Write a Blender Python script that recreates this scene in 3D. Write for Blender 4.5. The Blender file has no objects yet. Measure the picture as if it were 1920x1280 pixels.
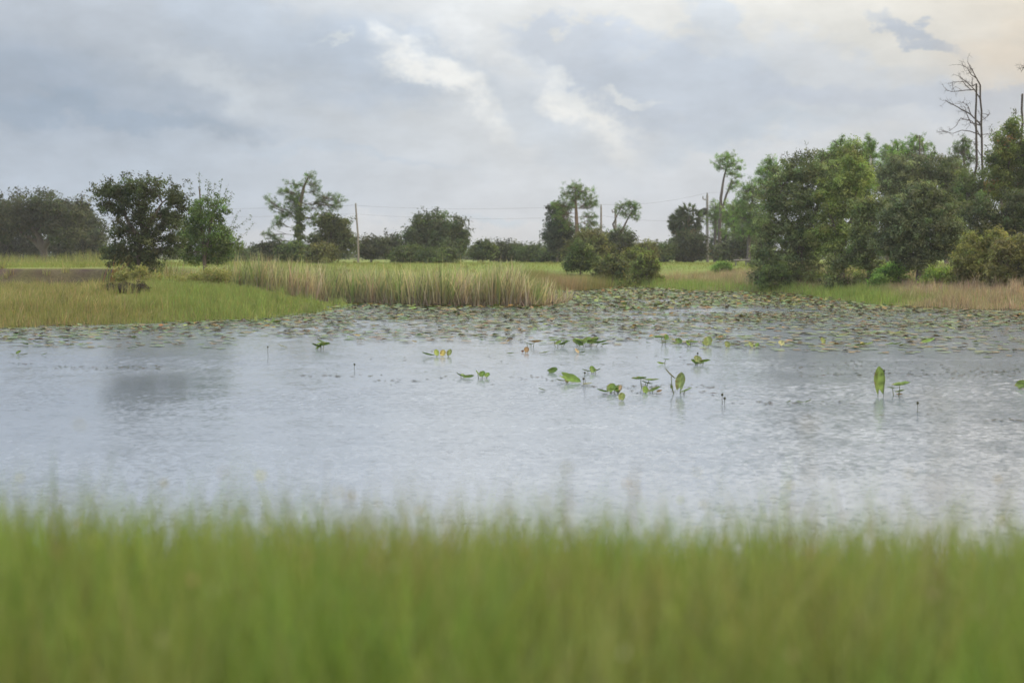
import bpy, math, numpy as np
from mathutils import Vector
SC = bpy.context.scene
COL = SC.collection
rng = np.random.default_rng(7)
F = 2667.0                      # focal length in photo pixels (50 mm on 36 mm, 1920 wide)
H = 2.3                         # eye height above the water
TH = math.atan(160.0 / F)

# ------------------------------------------------------------------ camera
cd = bpy.data.cameras.new("camera")
cam = bpy.data.objects.new("camera", cd); COL.objects.link(cam)
cam.location = (0, 0, H); cam.rotation_euler = (math.pi / 2 - TH, 0, 0)
cd.sensor_width = 36; cd.lens = 50; cd.clip_end = 8000; cd.clip_start = 0.05
cd.dof.use_dof = True; cd.dof.focus_distance = 38.0; cd.dof.aperture_fstop = 1.4
SC.camera = cam
SC.render.engine = 'CYCLES'
SC.view_settings.view_transform = 'Standard'
SC.view_settings.look = 'None'
SC.view_settings.exposure = 0
SC.view_settings.gamma = 1
SC.cycles.max_bounces = 6
SC.cycles.diffuse_bounces = 4
SC.cycles.glossy_bounces = 3
SC.cycles.transmission_bounces = 3
SC.cycles.volume_bounces = 0
SC.cycles.sample_clamp_indirect = 6
SC.cycles.use_denoising = True
SC.cycles.denoising_prefilter = 'ACCURATE'
try: SC.cycles.denoiser = 'OPENIMAGEDENOISE'
except Exception: pass

# ------------------------------------------------------------------ node helper
class NT:
    def __init__(s, tree): s.t = tree; s.n = tree.nodes; s.l = tree.links
    def put(s, sock, v):
        if v is None: return
        if isinstance(v, bpy.types.NodeSocket): s.l.new(v, sock)
        elif isinstance(v, (tuple, list)) and len(v) == 3 and sock.type == 'RGBA': sock.default_value = (*v, 1)
        else: sock.default_value = v
    def m(s, op, a, b=None, c=None, clamp=False):
        n = s.n.new('ShaderNodeMath'); n.operation = op; n.use_clamp = clamp
        for i, v in enumerate((a, b, c)): s.put(n.inputs[i], v)
        return n.outputs[0]
    def vm(s, op, a, b=None, scale=None):
        n = s.n.new('ShaderNodeVectorMath'); n.operation = op
        s.put(n.inputs[0], a); s.put(n.inputs[1], b)
        if scale is not None: s.put(n.inputs['Scale'], scale)
        return n.outputs['Value'] if op in ('LENGTH', 'DOT_PRODUCT') else n.outputs['Vector']
    def sep(s, v):
        n = s.n.new('ShaderNodeSeparateXYZ'); s.put(n.inputs[0], v); return n.outputs
    def comb(s, x, y, z):
        n = s.n.new('ShaderNodeCombineXYZ')
        for i, v in enumerate((x, y, z)): s.put(n.inputs[i], v)
        return n.outputs[0]
    def noise(s, vec, scale, detail=4, rough=0.5, color=False):
        n = s.n.new('ShaderNodeTexNoise'); s.put(n.inputs['Vector'], vec)
        n.inputs['Scale'].default_value = scale; n.inputs['Detail'].default_value = detail
        n.inputs['Roughness'].default_value = rough
        return n.outputs['Color'] if color else n.outputs['Fac']
    def mix(s, fac, a, b, blend='MIX'):
        n = s.n.new('ShaderNodeMix'); n.data_type = 'RGBA'; n.blend_type = blend
        s.put(n.inputs[0], fac); s.put(n.inputs[6], a); s.put(n.inputs[7], b)
        return n.outputs[2]
    def mapr(s, v, a, b, c=0.0, d=1.0, smooth=True):
        n = s.n.new('ShaderNodeMapRange'); n.interpolation_type = 'SMOOTHSTEP' if smooth else 'LINEAR'
        for i, x in enumerate((v, a, b, c, d)): s.put(n.inputs[i], x)
        return n.outputs[0]
    def ramp(s, fac, stops):
        n = s.n.new('ShaderNodeValToRGB'); s.put(n.inputs[0], fac)
        e = n.color_ramp.elements
        while len(e) < len(stops): e.new(0.5)
        for i, (p, c) in enumerate(stops): e[i].position = p; e[i].color = (*c, 1)
        return n.outputs[0]

def s2l(c):
    return tuple(((v / 255) / 12.92 if v / 255 <= .04045 else ((v / 255 + .055) / 1.055) ** 2.4) for v in c)

# ------------------------------------------------------------------ sky
SUN_EL, SUN_AZ = math.radians(38), math.radians(62)      # azimuth to the right of the view
W = bpy.data.worlds.new("World"); SC.world = W; W.use_nodes = True
w = NT(W.node_tree); w.n.clear()
wo = w.n.new('ShaderNodeOutputWorld'); bg = w.n.new('ShaderNodeBackground'); bg.inputs[1].default_value = 0.1
w.l.new(bg.outputs[0], wo.inputs[0])
sky = w.n.new('ShaderNodeTexSky'); sky.sky_type = 'NISHITA'; sky.sun_disc = False
sky.sun_elevation = SUN_EL; sky.sun_rotation = SUN_AZ; sky.air_density = 1.2; sky.dust_density = 2.5
tc = w.n.new('ShaderNodeTexCoord'); dirv = tc.outputs['Generated']
dx, dy, dz = w.sep(dirv)
az = w.m('ARCTAN2', dx, dy); el = w.m('ARCSINE', dz)
U = w.m('MULTIPLY', az, F); V = w.m('MULTIPLY', el, F)   # cloud chart: azimuth/elevation in steps of 1/2667 rad
chart = w.comb(U, V, 0)
nz1 = w.noise(w.vm('MULTIPLY', dirv, (1, 1, 1.7)), 13, 5, .55, True)
nz2 = w.noise(w.vm('MULTIPLY', dirv, (1, 1, 1.5)), 48, 6, .62, True)
off = w.vm('ADD', w.vm('SCALE', w.vm('SUBTRACT', nz1, (.5, .5, .5)), scale=190.0),
           w.vm('SCALE', w.vm('SUBTRACT', nz2, (.5, .5, .5)), scale=80.0))
wc = w.vm('ADD', chart, off)
azn = w.mapr(U, -1300, 1300, 0, 1, False)
low = w.ramp(azn, [(0, s2l((172, 184, 202))), (.25, s2l((178, 190, 207))), (.5, s2l((204, 209, 218))), (.8, s2l((196, 202, 214))), (1, s2l((192, 197, 206)))])
top = w.ramp(azn, [(0, s2l((156, 164, 178))), (.28, s2l((172, 179, 190))), (.5, s2l((203, 205, 208))), (.75, s2l((205, 203, 199))), (.9, s2l((208, 198, 184))), (1, s2l((202, 184, 160)))])
colr = w.mix(w.mapr(V, 60, 470), low, top)
BL = [  # px, py, rx, ry, angle, colour, strength, softness
    (120, 190, 430, 95, 5, (152, 165, 184), .7, .9), (230, 226, 330, 26, 3, (146, 163, 185), .55, .6),
    (720, 120, 260, 90, 12, (172, 184, 202), .75, .7), (470, 60, 210, 70, 30, (168, 178, 193), .6, .5),
    (420, 150, 150, 40, 25, (200, 206, 214), .5, .8), (620, 95, 45, 12, -10, (205, 210, 214), .6, .7),
    (1240, 175, 330, 95, 2, (184, 193, 208), .9, .45), (1060, 95, 130, 45, 0, (184, 192, 206), .8, .35), (1330, 60, 90, 40, 25, (184, 192, 204), .7, .5),
    (960, 210, 300, 55, 25, (192, 201, 214), .5, .8),
    (905, 110, 160, 60, 38, (214, 216, 220), .75, .8), (835, 165, 175, 34, 37, (232, 232, 232), .92, .85), (735, 105, 50, 40, 45, (222, 223, 224), .8, .8),
    (1085, 195, 155, 42, 37, (232, 232, 232), .92, .85), (1060, 150, 90, 26, 40, (215, 218, 222), .7, .6), (1185, 190, 62, 14, 22, (214, 217, 221), .8, .6),
    (1440, 255, 260, 34, -6, (178, 191, 208), .6, .8), (1620, 195, 270, 40, 4, (182, 190, 205), .75, .5),
    (1680, 245, 190, 28, -6, (196, 201, 211), .6, .7), (1900, 220, 150, 36, 0, (184, 188, 198), .8, .4),
    (1560, 125, 170, 48, 18, (190, 196, 207), .65, .6), (1420, 120, 120, 30, 10, (194, 200, 210), .5, .6), (1700, 82, 85, 20, 32, (166, 174, 188), .85, .6), (1625, 45, 40, 12, 40, (178, 184, 194), .6, .7), (1890, 6, 90, 15, 8, (164, 170, 182), .7, .6), (1905, 30, 36, 10, 15, (170, 175, 184), .6, .7),
    (1850, 130, 150, 75, 0, (214, 194, 170), .35, .9),
    (800, 440, 420, 24, 0, (214, 216, 222), .6, .8), (930, 415, 75, 16, 4, (190, 204, 218), .6, .7), (600, 285, 330, 16, 5, (180, 192, 208), .5, .8)]
puff = w.noise(w.vm('MULTIPLY', dirv, (1, 1, 1.3)), 36, 6, .6)
for (px, py, rx, ry, an, c, st, sf) in BL:
    a = math.radians(-an); ca, sa = math.cos(a), math.sin(a)
    q = w.vm('SUBTRACT', wc, (px - 960, 480 - py, 0))
    e1 = w.vm('DOT_PRODUCT', q, (ca / rx, sa / rx, 0)); e2 = w.vm('DOT_PRODUCT', q, (-sa / ry, ca / ry, 0))
    r = w.vm('LENGTH', w.comb(e1, e2, 0))
    mk = w.mapr(r, 1.0 + .3 * sf, 1.0 - sf, 0, st)
    if min(c) >= 214 and py < 300: mk = w.m('MULTIPLY', mk, w.mapr(puff, .36, .60, .45, 1.0))
    colr = w.mix(mk, colr, s2l(c))
fb = w.noise(w.vm('MULTIPLY', dirv, (1, 1, 2.2)), 22, 7, .6)
colr = w.vm('SCALE', colr, scale=w.mapr(fb, .3, .7, .91, 1.07, False))
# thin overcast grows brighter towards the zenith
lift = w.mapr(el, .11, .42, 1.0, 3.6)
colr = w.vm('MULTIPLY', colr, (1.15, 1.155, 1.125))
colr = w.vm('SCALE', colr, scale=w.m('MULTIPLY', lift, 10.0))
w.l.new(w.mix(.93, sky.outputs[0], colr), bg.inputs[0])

ld = bpy.data.lights.new("sun", 'SUN'); ld.energy = 1.1; ld.angle = math.radians(40); ld.color = (1, .93, .82)
sun = bpy.data.objects.new("sun", ld); COL.objects.link(sun)
sdir = Vector((math.sin(SUN_AZ) * math.cos(SUN_EL), math.cos(SUN_AZ) * math.cos(SUN_EL), math.sin(SUN_EL)))
sun.rotation_euler = (-sdir).to_track_quat('-Z', 'Y').to_euler()

# ------------------------------------------------------------------ geometry helpers
FWD = np.array((0, math.cos(TH), -math.sin(TH))); UPV = np.array((0, math.sin(TH), math.cos(TH)))
def ray(px, py):
    return FWD + np.array((1, 0, 0)) * ((px - 960) / F) + UPV * ((640 - py) / F)
def at(px, py, Y):                 # world point seen at a photo pixel at distance Y
    d = ray(px, py); t = Y / d[1]; return np.array((0, 0, H)) + d * t
def onz(px, py, z=0.0):            # world point seen at a photo pixel at height z
    d = ray(px, py); t = (z - H) / d[2]; return np.array((0, 0, H)) + d * t

class MB:
    def __init__(s): s.v = []; s.f = []; s.c = []; s.n = 0; s.mi = []
    def add(s, v, f, c=(.5, .5, .5), mi=0):
        v = np.asarray(v, float).reshape(-1, 3); f = np.asarray(f, int)
        s.v.append(v); s.f.append(f + s.n); s.n += len(v)
        c = np.asarray(c, float); c = np.broadcast_to(c, (len(v), 3)) if c.ndim == 1 else c
        s.c.append(c); s.mi.append(np.full(len(f), mi))
    def mesh(s, name, mats, smooth=False):
        me = bpy.data.meshes.new(name)
        V = np.concatenate(s.v); C = np.concatenate(s.c)
        nv = len(V); loops = np.concatenate([f.ravel() for f in s.f])
        lt = np.concatenate([np.full(len(f), f.shape[1]) for f in s.f]); ls = np.concatenate(([0], np.cumsum(lt)[:-1]))
        me.vertices.add(nv); me.vertices.foreach_set('co', V.ravel())
        me.loops.add(len(loops)); me.loops.foreach_set('vertex_index', loops)
        me.polygons.add(len(lt)); me.polygons.foreach_set('loop_start', ls); me.polygons.foreach_set('loop_total', lt)
        me.polygons.foreach_set('material_index', np.concatenate(s.mi))
        me.polygons.foreach_set('use_smooth', np.full(len(lt), bool(smooth)))
        a = me.color_attributes.new('tint', 'FLOAT_COLOR', 'POINT')
        a.data.foreach_set('color', np.concatenate([C, np.ones((nv, 1))], 1).ravel())
        for m_ in (mats if isinstance(mats, (list, tuple)) else [mats]): me.materials.append(m_)
        me.update(calc_edges=True); me.validate()
        return me
    def build(s, name, mats, parent=None, smooth=False, loc=None):
        if loc is not None: s.v = [v - np.asarray(loc) for v in s.v]
        o = bpy.data.objects.new(name, s.mesh(name, mats, smooth)); COL.objects.link(o)
        if parent is not None: o.parent = parent
        if loc is not None and parent is None: o.location = loc
        return o

def tag(o, label=None, cat=None, group=None, kind=None):
    for k, v in (('label', label), ('category', cat), ('group', group), ('kind', kind)):
        if v: o[k] = v
    return o
def empty(name, loc, label, cat, group=None):
    o = bpy.data.objects.new(name, None); COL.objects.link(o); o.location = tuple(loc); o.empty_display_size = .3
    return tag(o, label, cat, group)

def unit(v): return v / np.maximum(np.linalg.norm(v, axis=-1, keepdims=True), 1e-9)

def tube(mb, pts, radii, sides=6, col=(.2, .17, .14), cap=True):
    P = np.asarray(pts, float); n = len(P); R = np.interp(np.linspace(0, 1, n), np.linspace(0, 1, len(radii)), radii)
    T = unit(np.gradient(P, axis=0))
    ref = np.array((0, 1.0, 0.05)) if abs(T[0][1]) < .9 else np.array((1.0, 0, 0))
    A = unit(np.cross(T, ref)); B = np.cross(T, A)
    th = np.linspace(0, 2 * np.pi, sides, endpoint=False)
    V = P[:, None] + R[:, None, None] * (np.cos(th)[None, :, None] * A[:, None] + np.sin(th)[None, :, None] * B[:, None])
    i = np.arange(n - 1)[:, None] * sides; j = np.arange(sides)[None]; k = (j + 1) % sides
    f = np.stack([i + j, i + k, i + sides + k, i + sides + j], -1).reshape(-1, 4)
    jit = 1 + .15 * (rng.random((n * sides, 1)) - .5)
    mb.add(V.reshape(-1, 3), f, np.asarray(col) * jit)
    if cap: mb.add(V[-1], np.arange(sides)[None, ::-1].copy(), col); mb.add(V[0], np.arange(sides)[None].copy(), col)

def wander(a, b, n=6, amp=.08, sag=0.0):
    a = np.asarray(a, float); b = np.asarray(b, float); t = np.linspace(0, 1, n)[:, None]
    L = np.linalg.norm(b - a); p = a + (b - a) * t
    k = rng.normal(0, 1, (n, 3)) * amp * L * .5
    k = (k + np.roll(k, 1, 0)) * .5 * np.sin(np.pi * t); p = p + k
    p[:, 2] += sag * L * np.sin(np.pi * t[:, 0])
    return p

def leaves(mb, c, L, Wd, cols, up=0.0, nrm_=None):
    n = len(c); a = unit(rng.normal(0, 1, (n, 3)) + np.array((0, 0, up)))
    b = unit(np.cross(a, rng.normal(0, 1, (n, 3))))
    if nrm_ is not None:
        a = unit(np.cross(nrm_, rng.normal(0, 1, (n, 3)))); b = unit(np.cross(nrm_, a))
    L = np.asarray(L).reshape(-1, 1) * np.ones((n, 1)); Wd = np.asarray(Wd).reshape(-1, 1) * np.ones((n, 1))
    nrm = np.cross(a, b)
    v = np.stack([c - a * L, c + b * Wd + nrm * Wd * .3, c + a * L, c - b * Wd + nrm * Wd * .3], 1)
    f = np.arange(4 * n).reshape(n, 4)
    mb.add(v.reshape(-1, 3), f, np.repeat(cols, 4, 0))

def blades(mb, base, h, wd, lean, cols, seg=3, droop=.25, tipcol=None, basecol=None):
    """curved grass blades: base (n,3), height, width, lean (n,2)"""
    n = len(base); h = np.asarray(h) * np.ones(n); wd = np.asarray(wd) * np.ones(n)
    ang = rng.random(n) * np.pi; side = np.stack([np.cos(ang), np.sin(ang), np.zeros(n)], 1)
    rows = []; cl = []
    for k in range(seg + 1):
        t = k / seg
        p = base.copy(); bend = t ** 1.8
        p[:, 0] += lean[:, 0] * h * bend; p[:, 1] += lean[:, 1] * h * bend
        p[:, 2] += h * (t - droop * t ** 3 * np.clip(np.hypot(lean[:, 0], lean[:, 1]), 0, 1))
        ww = (wd * (1 - t ** 1.5) * .5 + .0002)[:, None]
        if k < seg: rows.append(np.stack([p - side * ww, p + side * ww], 1))
        else: rows.append(p[:, None])
        cc = cols
        if basecol is not None: cc = basecol * (1 - t) ** 2 + cols * (1 - (1 - t) ** 2)
        cl.append(np.repeat(cc[:, None], rows[-1].shape[1], 1))
    V = np.concatenate(rows, 1); C = np.concatenate(cl, 1); m = V.shape[1]
    o = (np.arange(n) * m)[:, None]
    q = np.concatenate([(o + np.array([[2 * k, 2 * k + 1, 2 * k + 3, 2 * k + 2]])) for k in range(seg - 1)], 0) if seg > 1 else None
    t3 = o + np.array([[2 * seg - 2, 2 * seg - 1, 2 * seg]])
    n0 = mb.n; mb.add(V.reshape(-1, 3), t3, C.reshape(-1, 3))
    if q is not None: mb.f.append(q + n0); mb.mi.append(np.zeros(len(q), int))

def pick(cols, n, jit=.18, p=None):
    cols = np.asarray(cols, float); i = rng.choice(len(cols), n, p=p)
    return np.clip(cols[i] * (1 + jit * rng.normal(0, 1, (n, 1))) * (1 + .06 * rng.normal(0, 1, (n, 3))), .004, .8)

def vnoise(x, y, s=1.0, seed=0):
    r = np.random.default_rng(seed); o = 0
    for k in range(6):
        a = r.random() * 6.28; fq = (0.6 + r.random() * 1.2) * (1.6 ** (k * .6)); ph = r.random() * 6.28
        o = o + np.sin((x * math.cos(a) + y * math.sin(a)) * fq / s + ph + 1.3 * np.sin((x * math.sin(a) - y * math.cos(a)) * fq * .7 / s + ph * 2)) / (1 + k * .35)
    return o / 3.2

# ------------------------------------------------------------------ materials
def mat_tint(name, rough=.6, spec=.3, trans=.3, bump=0, noise_scale=0):
    m_ = bpy.data.materials.new(name); m_.use_nodes = True; t = NT(m_.node_tree); t.n.clear()
    out = t.n.new('ShaderNodeOutputMaterial'); p = t.n.new('ShaderNodeBsdfPrincipled')
    at_ = t.n.new('ShaderNodeVertexColor'); at_.layer_name = 'tint'; c = at_.outputs[0]
    if noise_scale:
        g = t.n.new('ShaderNodeTexCoord'); nz = t.noise(g.outputs['Object'], noise_scale, 5, .6)
        c = t.mix(1.0, c, t.ramp(nz, [(.3, (.55, .55, .55)), (.7, (1.3, 1.3, 1.3))]), 'MULTIPLY')
        if bump:
            b = t.n.new('ShaderNodeBump'); b.inputs['Strength'].default_value = bump; b.inputs['Distance'].default_value = .02
            t.l.new(nz, b.inputs['Height']); t.l.new(b.outputs[0], p.inputs['Normal'])
    t.put(p.inputs['Base Color'], c); p.inputs['Roughness'].default_value = rough
    p.inputs['Specular IOR Level'].default_value = spec
    if trans:
        tr = t.n.new('ShaderNodeBsdfTranslucent'); t.put(tr.inputs[0], t.mix(1.0, c, (1.25, 1.3, .8), 'MULTIPLY'))
        mx = t.n.new('ShaderNodeMixShader'); mx.inputs[0].default_value = trans
        t.l.new(p.outputs[0], mx.inputs[1]); t.l.new(tr.outputs[0], mx.inputs[2]); t.l.new(mx.outputs[0], out.inputs[0])
    else: t.l.new(p.outputs[0], out.inputs[0])
    return m_
M_leaf = mat_tint('tree_leaves', .6, .25, .42)
M_grass = mat_tint('grass_blades', .6, .25, .4)
M_pad = mat_tint('pad_leaf', .5, .18, .12)
M_bark = mat_tint('bark', .85, .15, 0, .6, 9)
M_wood = mat_tint('weathered_wood', .8, .2, 0, .4, 14)
M_metal = mat_tint('painted_metal', .45, .5, 0)

def mat_ground():
    m_ = bpy.data.materials.new('meadow_ground'); m_.use_nodes = True; t = NT(m_.node_tree)
    p = t.n['Principled BSDF']; p.inputs['Roughness'].default_value = .9; p.inputs['Specular IOR Level'].default_value = .1
    g = t.n.new('ShaderNodeTexCoord').outputs['Object']
    at_ = t.n.new('ShaderNodeVertexColor'); at_.layer_name = 'tint'
    n1 = t.noise(g, .5, 6, .65); n2 = t.noise(g, 7, 5, .7)
    c = t.mix(1.0, at_.outputs[0], t.ramp(n1, [(.3, (.75, .72, .7)), (.7, (1.25, 1.2, 1.1))]), 'MULTIPLY')
    c = t.mix(1.0, c, t.ramp(n2, [(.3, (.7, .7, .7)), (.7, (1.3, 1.3, 1.25))]), 'MULTIPLY')
    t.put(p.inputs['Base Color'], c)
    b = t.n.new('ShaderNodeBump'); b.inputs['Distance'].default_value = .15; b.inputs['Strength'].default_value = .6
    t.l.new(n2, b.inputs['Height']); t.l.new(b.outputs[0], p.inputs['Normal'])
    return m_
def mat_water():
    m_ = bpy.data.materials.new('pond_water'); m_.use_nodes = True; t = NT(m_.node_tree)
    p = t.n['Principled BSDF']; g = t.n.new('ShaderNodeTexCoord').outputs['Object']
    p.inputs['Base Color'].default_value = (.185, .225, .28, 1); p.inputs['Roughness'].default_value = .15
    p.inputs['IOR'].default_value = 1.5
    x, y, z = t.sep(g)
    lane = t.noise(t.comb(t.m('MULTIPLY', x, .035), t.m('MULTIPLY', y, .16), 0), 1.0, 4, .55)
    lane = t.mapr(lane, .40, .60, .0, 1.0)
    # sheltered calm patch in the lee of the left bank
    cx = t.m('DIVIDE', t.m('SUBTRACT', x, -6.2), 1.7); cy = t.m('DIVIDE', t.m('SUBTRACT', y, 24.0), 4.0)
    nn = t.noise(g, .8, 4, .6)
    rr = t.m('ADD', t.m('SQRT', t.m('ADD', t.m('MULTIPLY', cx, cx), t.m('MULTIPLY', cy, cy))), t.m('MULTIPLY', t.m('SUBTRACT', nn, .5), .7))
    calm = t.mapr(rr, 1.35, .3, 0, 1)
    pads = t.mapr(y, 33, 42, 0, 1)
    t.put(p.inputs['Roughness'], t.m('SUBTRACT', .15, t.m('MULTIPLY', calm, .06)))
    s = t.m('ADD', .16, t.m('MULTIPLY', lane, .14))
    s = t.m('MULTIPLY', s, t.m('SUBTRACT', 1.0, t.m('MULTIPLY', calm, .7)))
    s = t.m('ADD', s, t.m('MULTIPLY', pads, .08))
    r1 = t.noise(t.comb(t.m('MULTIPLY', x, .85), y, 0), 14, 4, .62, True)
    r2 = t.noise(t.comb(x, y, 3.3), 1.3, 2, .5, True)
    v = t.vm('ADD', t.vm('SUBTRACT', r1, (.5, .5, .5)), t.vm('SCALE', t.vm('SUBTRACT', r2, (.5, .5, .5)), scale=.25))
    v = t.vm('MULTIPLY', v, (1, 1, 0)); v = t.vm('SCALE', v, scale=s)
    nv = t.vm('NORMALIZE', t.vm('ADD', v, (0, 0, 1)))
    t.l.new(nv, p.inputs['Normal'])
    return m_

# ------------------------------------------------------------------ terrain
SH = [(-900, 640), (-300, 626), (0, 614), (150, 609), (330, 604), (460, 599), (560, 587), (640, 574), (560, 568), (440, 565), (400, 560), (430, 555),
      (560, 551), (760, 549), (960, 548), (1040, 545), (1100, 541), (1150, 538), (1230, 541), (1300, 547), (1430, 550), (1500, 553), (1570, 563), (1640, 573), (1740, 579), (1920, 583), (2300, 592), (2900, 610)]
POLY = np.array([onz(*p)[:2] for p in SH] + [(60, 9.5), (-60, 9.5)])
def sdist(x, y):
    """distance outside the pond (negative inside)"""
    x = np.asarray(x, float).ravel(); y = np.asarray(y, float).ravel()
    d2 = np.full(x.shape, 1e18); ins = np.zeros(x.shape, bool); n = len(POLY)
    for i in range(n):
        ax, ay = POLY[i]; bx, by = POLY[(i + 1) % n]; ex, ey = bx - ax, by - ay
        t = np.clip(((x - ax) * ex + (y - ay) * ey) / (ex * ex + ey * ey), 0, 1)
        d2 = np.minimum(d2, (x - ax - t * ex) ** 2 + (y - ay - t * ey) ** 2)
        c = (ay > y) != (by > y)
        with np.errstate(divide='ignore', invalid='ignore'):
            ins ^= c & (x < (bx - ax) * (y - ay) / (by - ay + 1e-12) + ax)
    d = np.sqrt(d2); return np.where(ins, -d, d)
def sst(a, b, v):
    t = np.clip((v - a) / (b - a), 0, 1); return t * t * (3 - 2 * t)
def terr(x, y):
    x = np.asarray(x, float); y = np.asarray(y, float); shp = np.broadcast(x, y).shape
    x = np.broadcast_to(x, shp).ravel(); y = np.broadcast_to(y, shp).ravel()
    sd = sdist(x, y); so = np.maximum(sd, 0)
    zr = 1.55 * (1 - np.exp(-so / 8.0)) + .06 * vnoise(x, y, 3, 5) * np.exp(-((so - 5) / 6) ** 2)
    cut = 76.5 + 1.1 * vnoise(x, y * 0, 3, 9)
    zl = .023 * np.clip(y - 49, 0, 23) * sst(-.5, 5, so) + .02 * np.minimum(so, 6) + .06 * vnoise(x, y, 2.5, 4) * sst(0, 4, so); zl = zl + (1.6 - zl) * sst(0, 1.5, y - cut)
    zl = np.where(y > 80, np.clip(zl, 1.58, 1.6), zl)
    bl = sst(-14, -22, x)
    z = zr * (1 - bl) + zl * bl
    near = 1.3 * (1 - sst(2.6, 9.6, y)) ; near = np.where(y < 2.6, 1.3, near)
    z = np.where(y < 20, near * np.where(sd > 0, 1, 1), z)
    zi = -1.0 * sst(0, 4, -sd) - .02
    z = np.where(sd < 0, np.where(y < 20, np.minimum(near - .02, 0) + zi, zi), z)
    return z.reshape(shp)
M_ground = mat_ground()
def spaced(parts):
    return np.unique(np.round(np.concatenate([np.arange(a, b, s) for a, b, s in parts]), 4))
gx = spaced([(-1600, -800, 200), (-800, -120, 40), (-120, -40, 4), (-40, 42, .8), (42, 120, 4), (120, 800, 40), (800, 1601, 200)])
gy = spaced([(-400, -20, 30), (-20, 0, 2), (0, 14, .5), (14, 42, 2), (42, 74, .7), (74, 82, .25), (82, 110, .7), (110, 220, 5), (220, 900, 40), (900, 1901, 200)])
X, Y = np.meshgrid(gx, gy); Z = terr(X, Y); SDg = sdist(X, Y).reshape(X.shape)
nx, ny = len(gx), len(gy)
i = np.arange(ny - 1)[:, None] * nx + np.arange(nx - 1)[None]
fq = np.stack([i, i + 1, i + nx + 1, i + nx], -1).reshape(-1, 4)
# ground cover colours: meadow, bare eroded soil on the left cut bank, mud by the water
gc = np.zeros((ny, nx, 3)); gc[:] = (.155, .225, .055)
dry = np.clip(.35 + .9 * vnoise(X, Y, 7, 12), 0, 1)[..., None]
gc = gc * (1 - .45 * dry) + np.array((.215, .205, .075)) * .45 * dry
shore = np.exp(-np.clip(SDg, 0, 99) / 5)[..., None] * (Y > 20)[..., None]
gc = gc * (1 - shore) + np.array((.13, .12, .055)) * shore
cutm = ((Y > 70.0) & (Y < 80.5) & (X < -20.5))
cutY = 76.5 + 1.1 * vnoise(X, Y * 0, 3, 9); cutz = (sst(-1.6, -.6, Y - cutY) * (1 - sst(1.5, 2.1, Y - cutY)) * sst(-19, -21.5, X + .8 * vnoise(X, Y, 1.2, 8)))[..., None]
cutz = cutz * np.clip(.8 + .5 * vnoise(X, Y, .8, 18)[..., None], .3, 1)
gc = gc * (1 - cutz) + np.array((.085, .066, .062)) * cutz
mud = (SDg < .1)[..., None]; gc = np.where(mud, np.array((.05, .045, .035)), gc)
mb = MB(); mb.add(np.stack([X, Y, Z], -1).reshape(-1, 3), fq, gc.reshape(-1, 3))
tag(mb.build('ground', M_ground, smooth=True), kind='structure')
# water: real ripples on the open water nearest the bank, level sheet beyond
y0, y1 = 8.2, 36.0; nr, nc = 820, 720
yy = y0 + (y1 - y0) * np.linspace(0, 1, nr) ** 1.15; uu = np.linspace(-1, 1, nc)
WX = uu[None] * (.42 * yy[:, None] + 3.0); WY = np.repeat(yy[:, None], nc, 1); hz = np.zeros_like(WX)
wr = np.random.default_rng(5)
for k_ in range(80):
    lam = .12 * (3.4 ** (wr.random() ** 1.3)); th_ = math.radians(-105) + wr.normal(0, .75); kk = 2 * np.pi / lam
    sl = .0125 * (1.2 if lam < .22 else .75)
    hz += sl / kk * np.sin(kk * (WX * math.cos(th_) + WY * math.sin(th_)) + wr.random() * 6.283 + .8 * np.sin(.9 * WX + .6 * WY * wr.normal() + k_))
lane = sst(-.5, .5, vnoise(WX * .35, WY * 1.25, 3.0, 14))
cal = sst(1.4, .35, np.hypot((WX + 6.2) / 1.75, (WY - 24.2) / 3.6) + .18 * vnoise(WX, WY, .9, 15))
edge = sst(1, .93, np.abs(uu))[None] * sst(36, 31, WY) * sst(8.2, 9, WY)
hz *= edge * (.45 + .8 * lane) * (1 - .5 * cal)
mb = MB(); i = np.arange(nr - 1)[:, None] * nc + np.arange(nc - 1)[None]
mb.add(np.stack([WX, WY, hz], -1).reshape(-1, 3), np.stack([i, i + 1, i + nc + 1, i + nc], -1).reshape(-1, 4))
a0, a1 = .42 * y0 + 3, .42 * y1 + 3
mb.add([(-140, y0, 0), (-a0, y0, 0), (-a1, y1, 0), (-140, y1, 0), (a0, y0, 0), (140, y0, 0), (140, y1, 0), (a1, y1, 0), (140, 125, 0), (-140, 125, 0)], [[0, 1, 2, 3], [4, 5, 6, 7]])
mb.add([(-140, y1, 0), (140, y1, 0), (140, 125, 0), (-140, 125, 0)], [[0, 1, 2, 3]])
tag(mb.build('water', mat_water(), smooth=True), kind='structure')

# ------------------------------------------------------------------ haze
mh = bpy.data.materials.new('haze_air'); mh.use_nodes = True; th_ = NT(mh.node_tree); th_.n.clear()
pv = th_.n.new('ShaderNodeVolumePrincipled'); pv.inputs['Density'].default_value = .0004; pv.inputs['Color'].default_value = (.78, .80, .82, 1)
ho = th_.n.new('ShaderNodeOutputMaterial'); th_.l.new(pv.outputs[0], ho.inputs['Volume'])
mb = MB(); xs, ys, zs = (-1650, 1650), (-450, 1950), (-2.6, 24)
vv = [(x_, y_, z_) for z_ in zs for y_ in ys for x_ in xs]
mb.add(vv, [[0, 2, 3, 1], [4, 5, 7, 6], [0, 1, 5, 4], [2, 6, 7, 3], [0, 4, 6, 2], [1, 3, 7, 5]])
tag(mb.build('haze', mh), kind='stuff')

# ------------------------------------------------------------------ trees
GREY_BARK = (.15, .13, .115)
def ground_pt(px, Y):
    x = (px - 960) / F * Y / 1.0
    x = at(px, 480, Y)[0]
    return np.array((x, Y, float(terr(np.array([x]), np.array([Y]))[0])))

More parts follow.
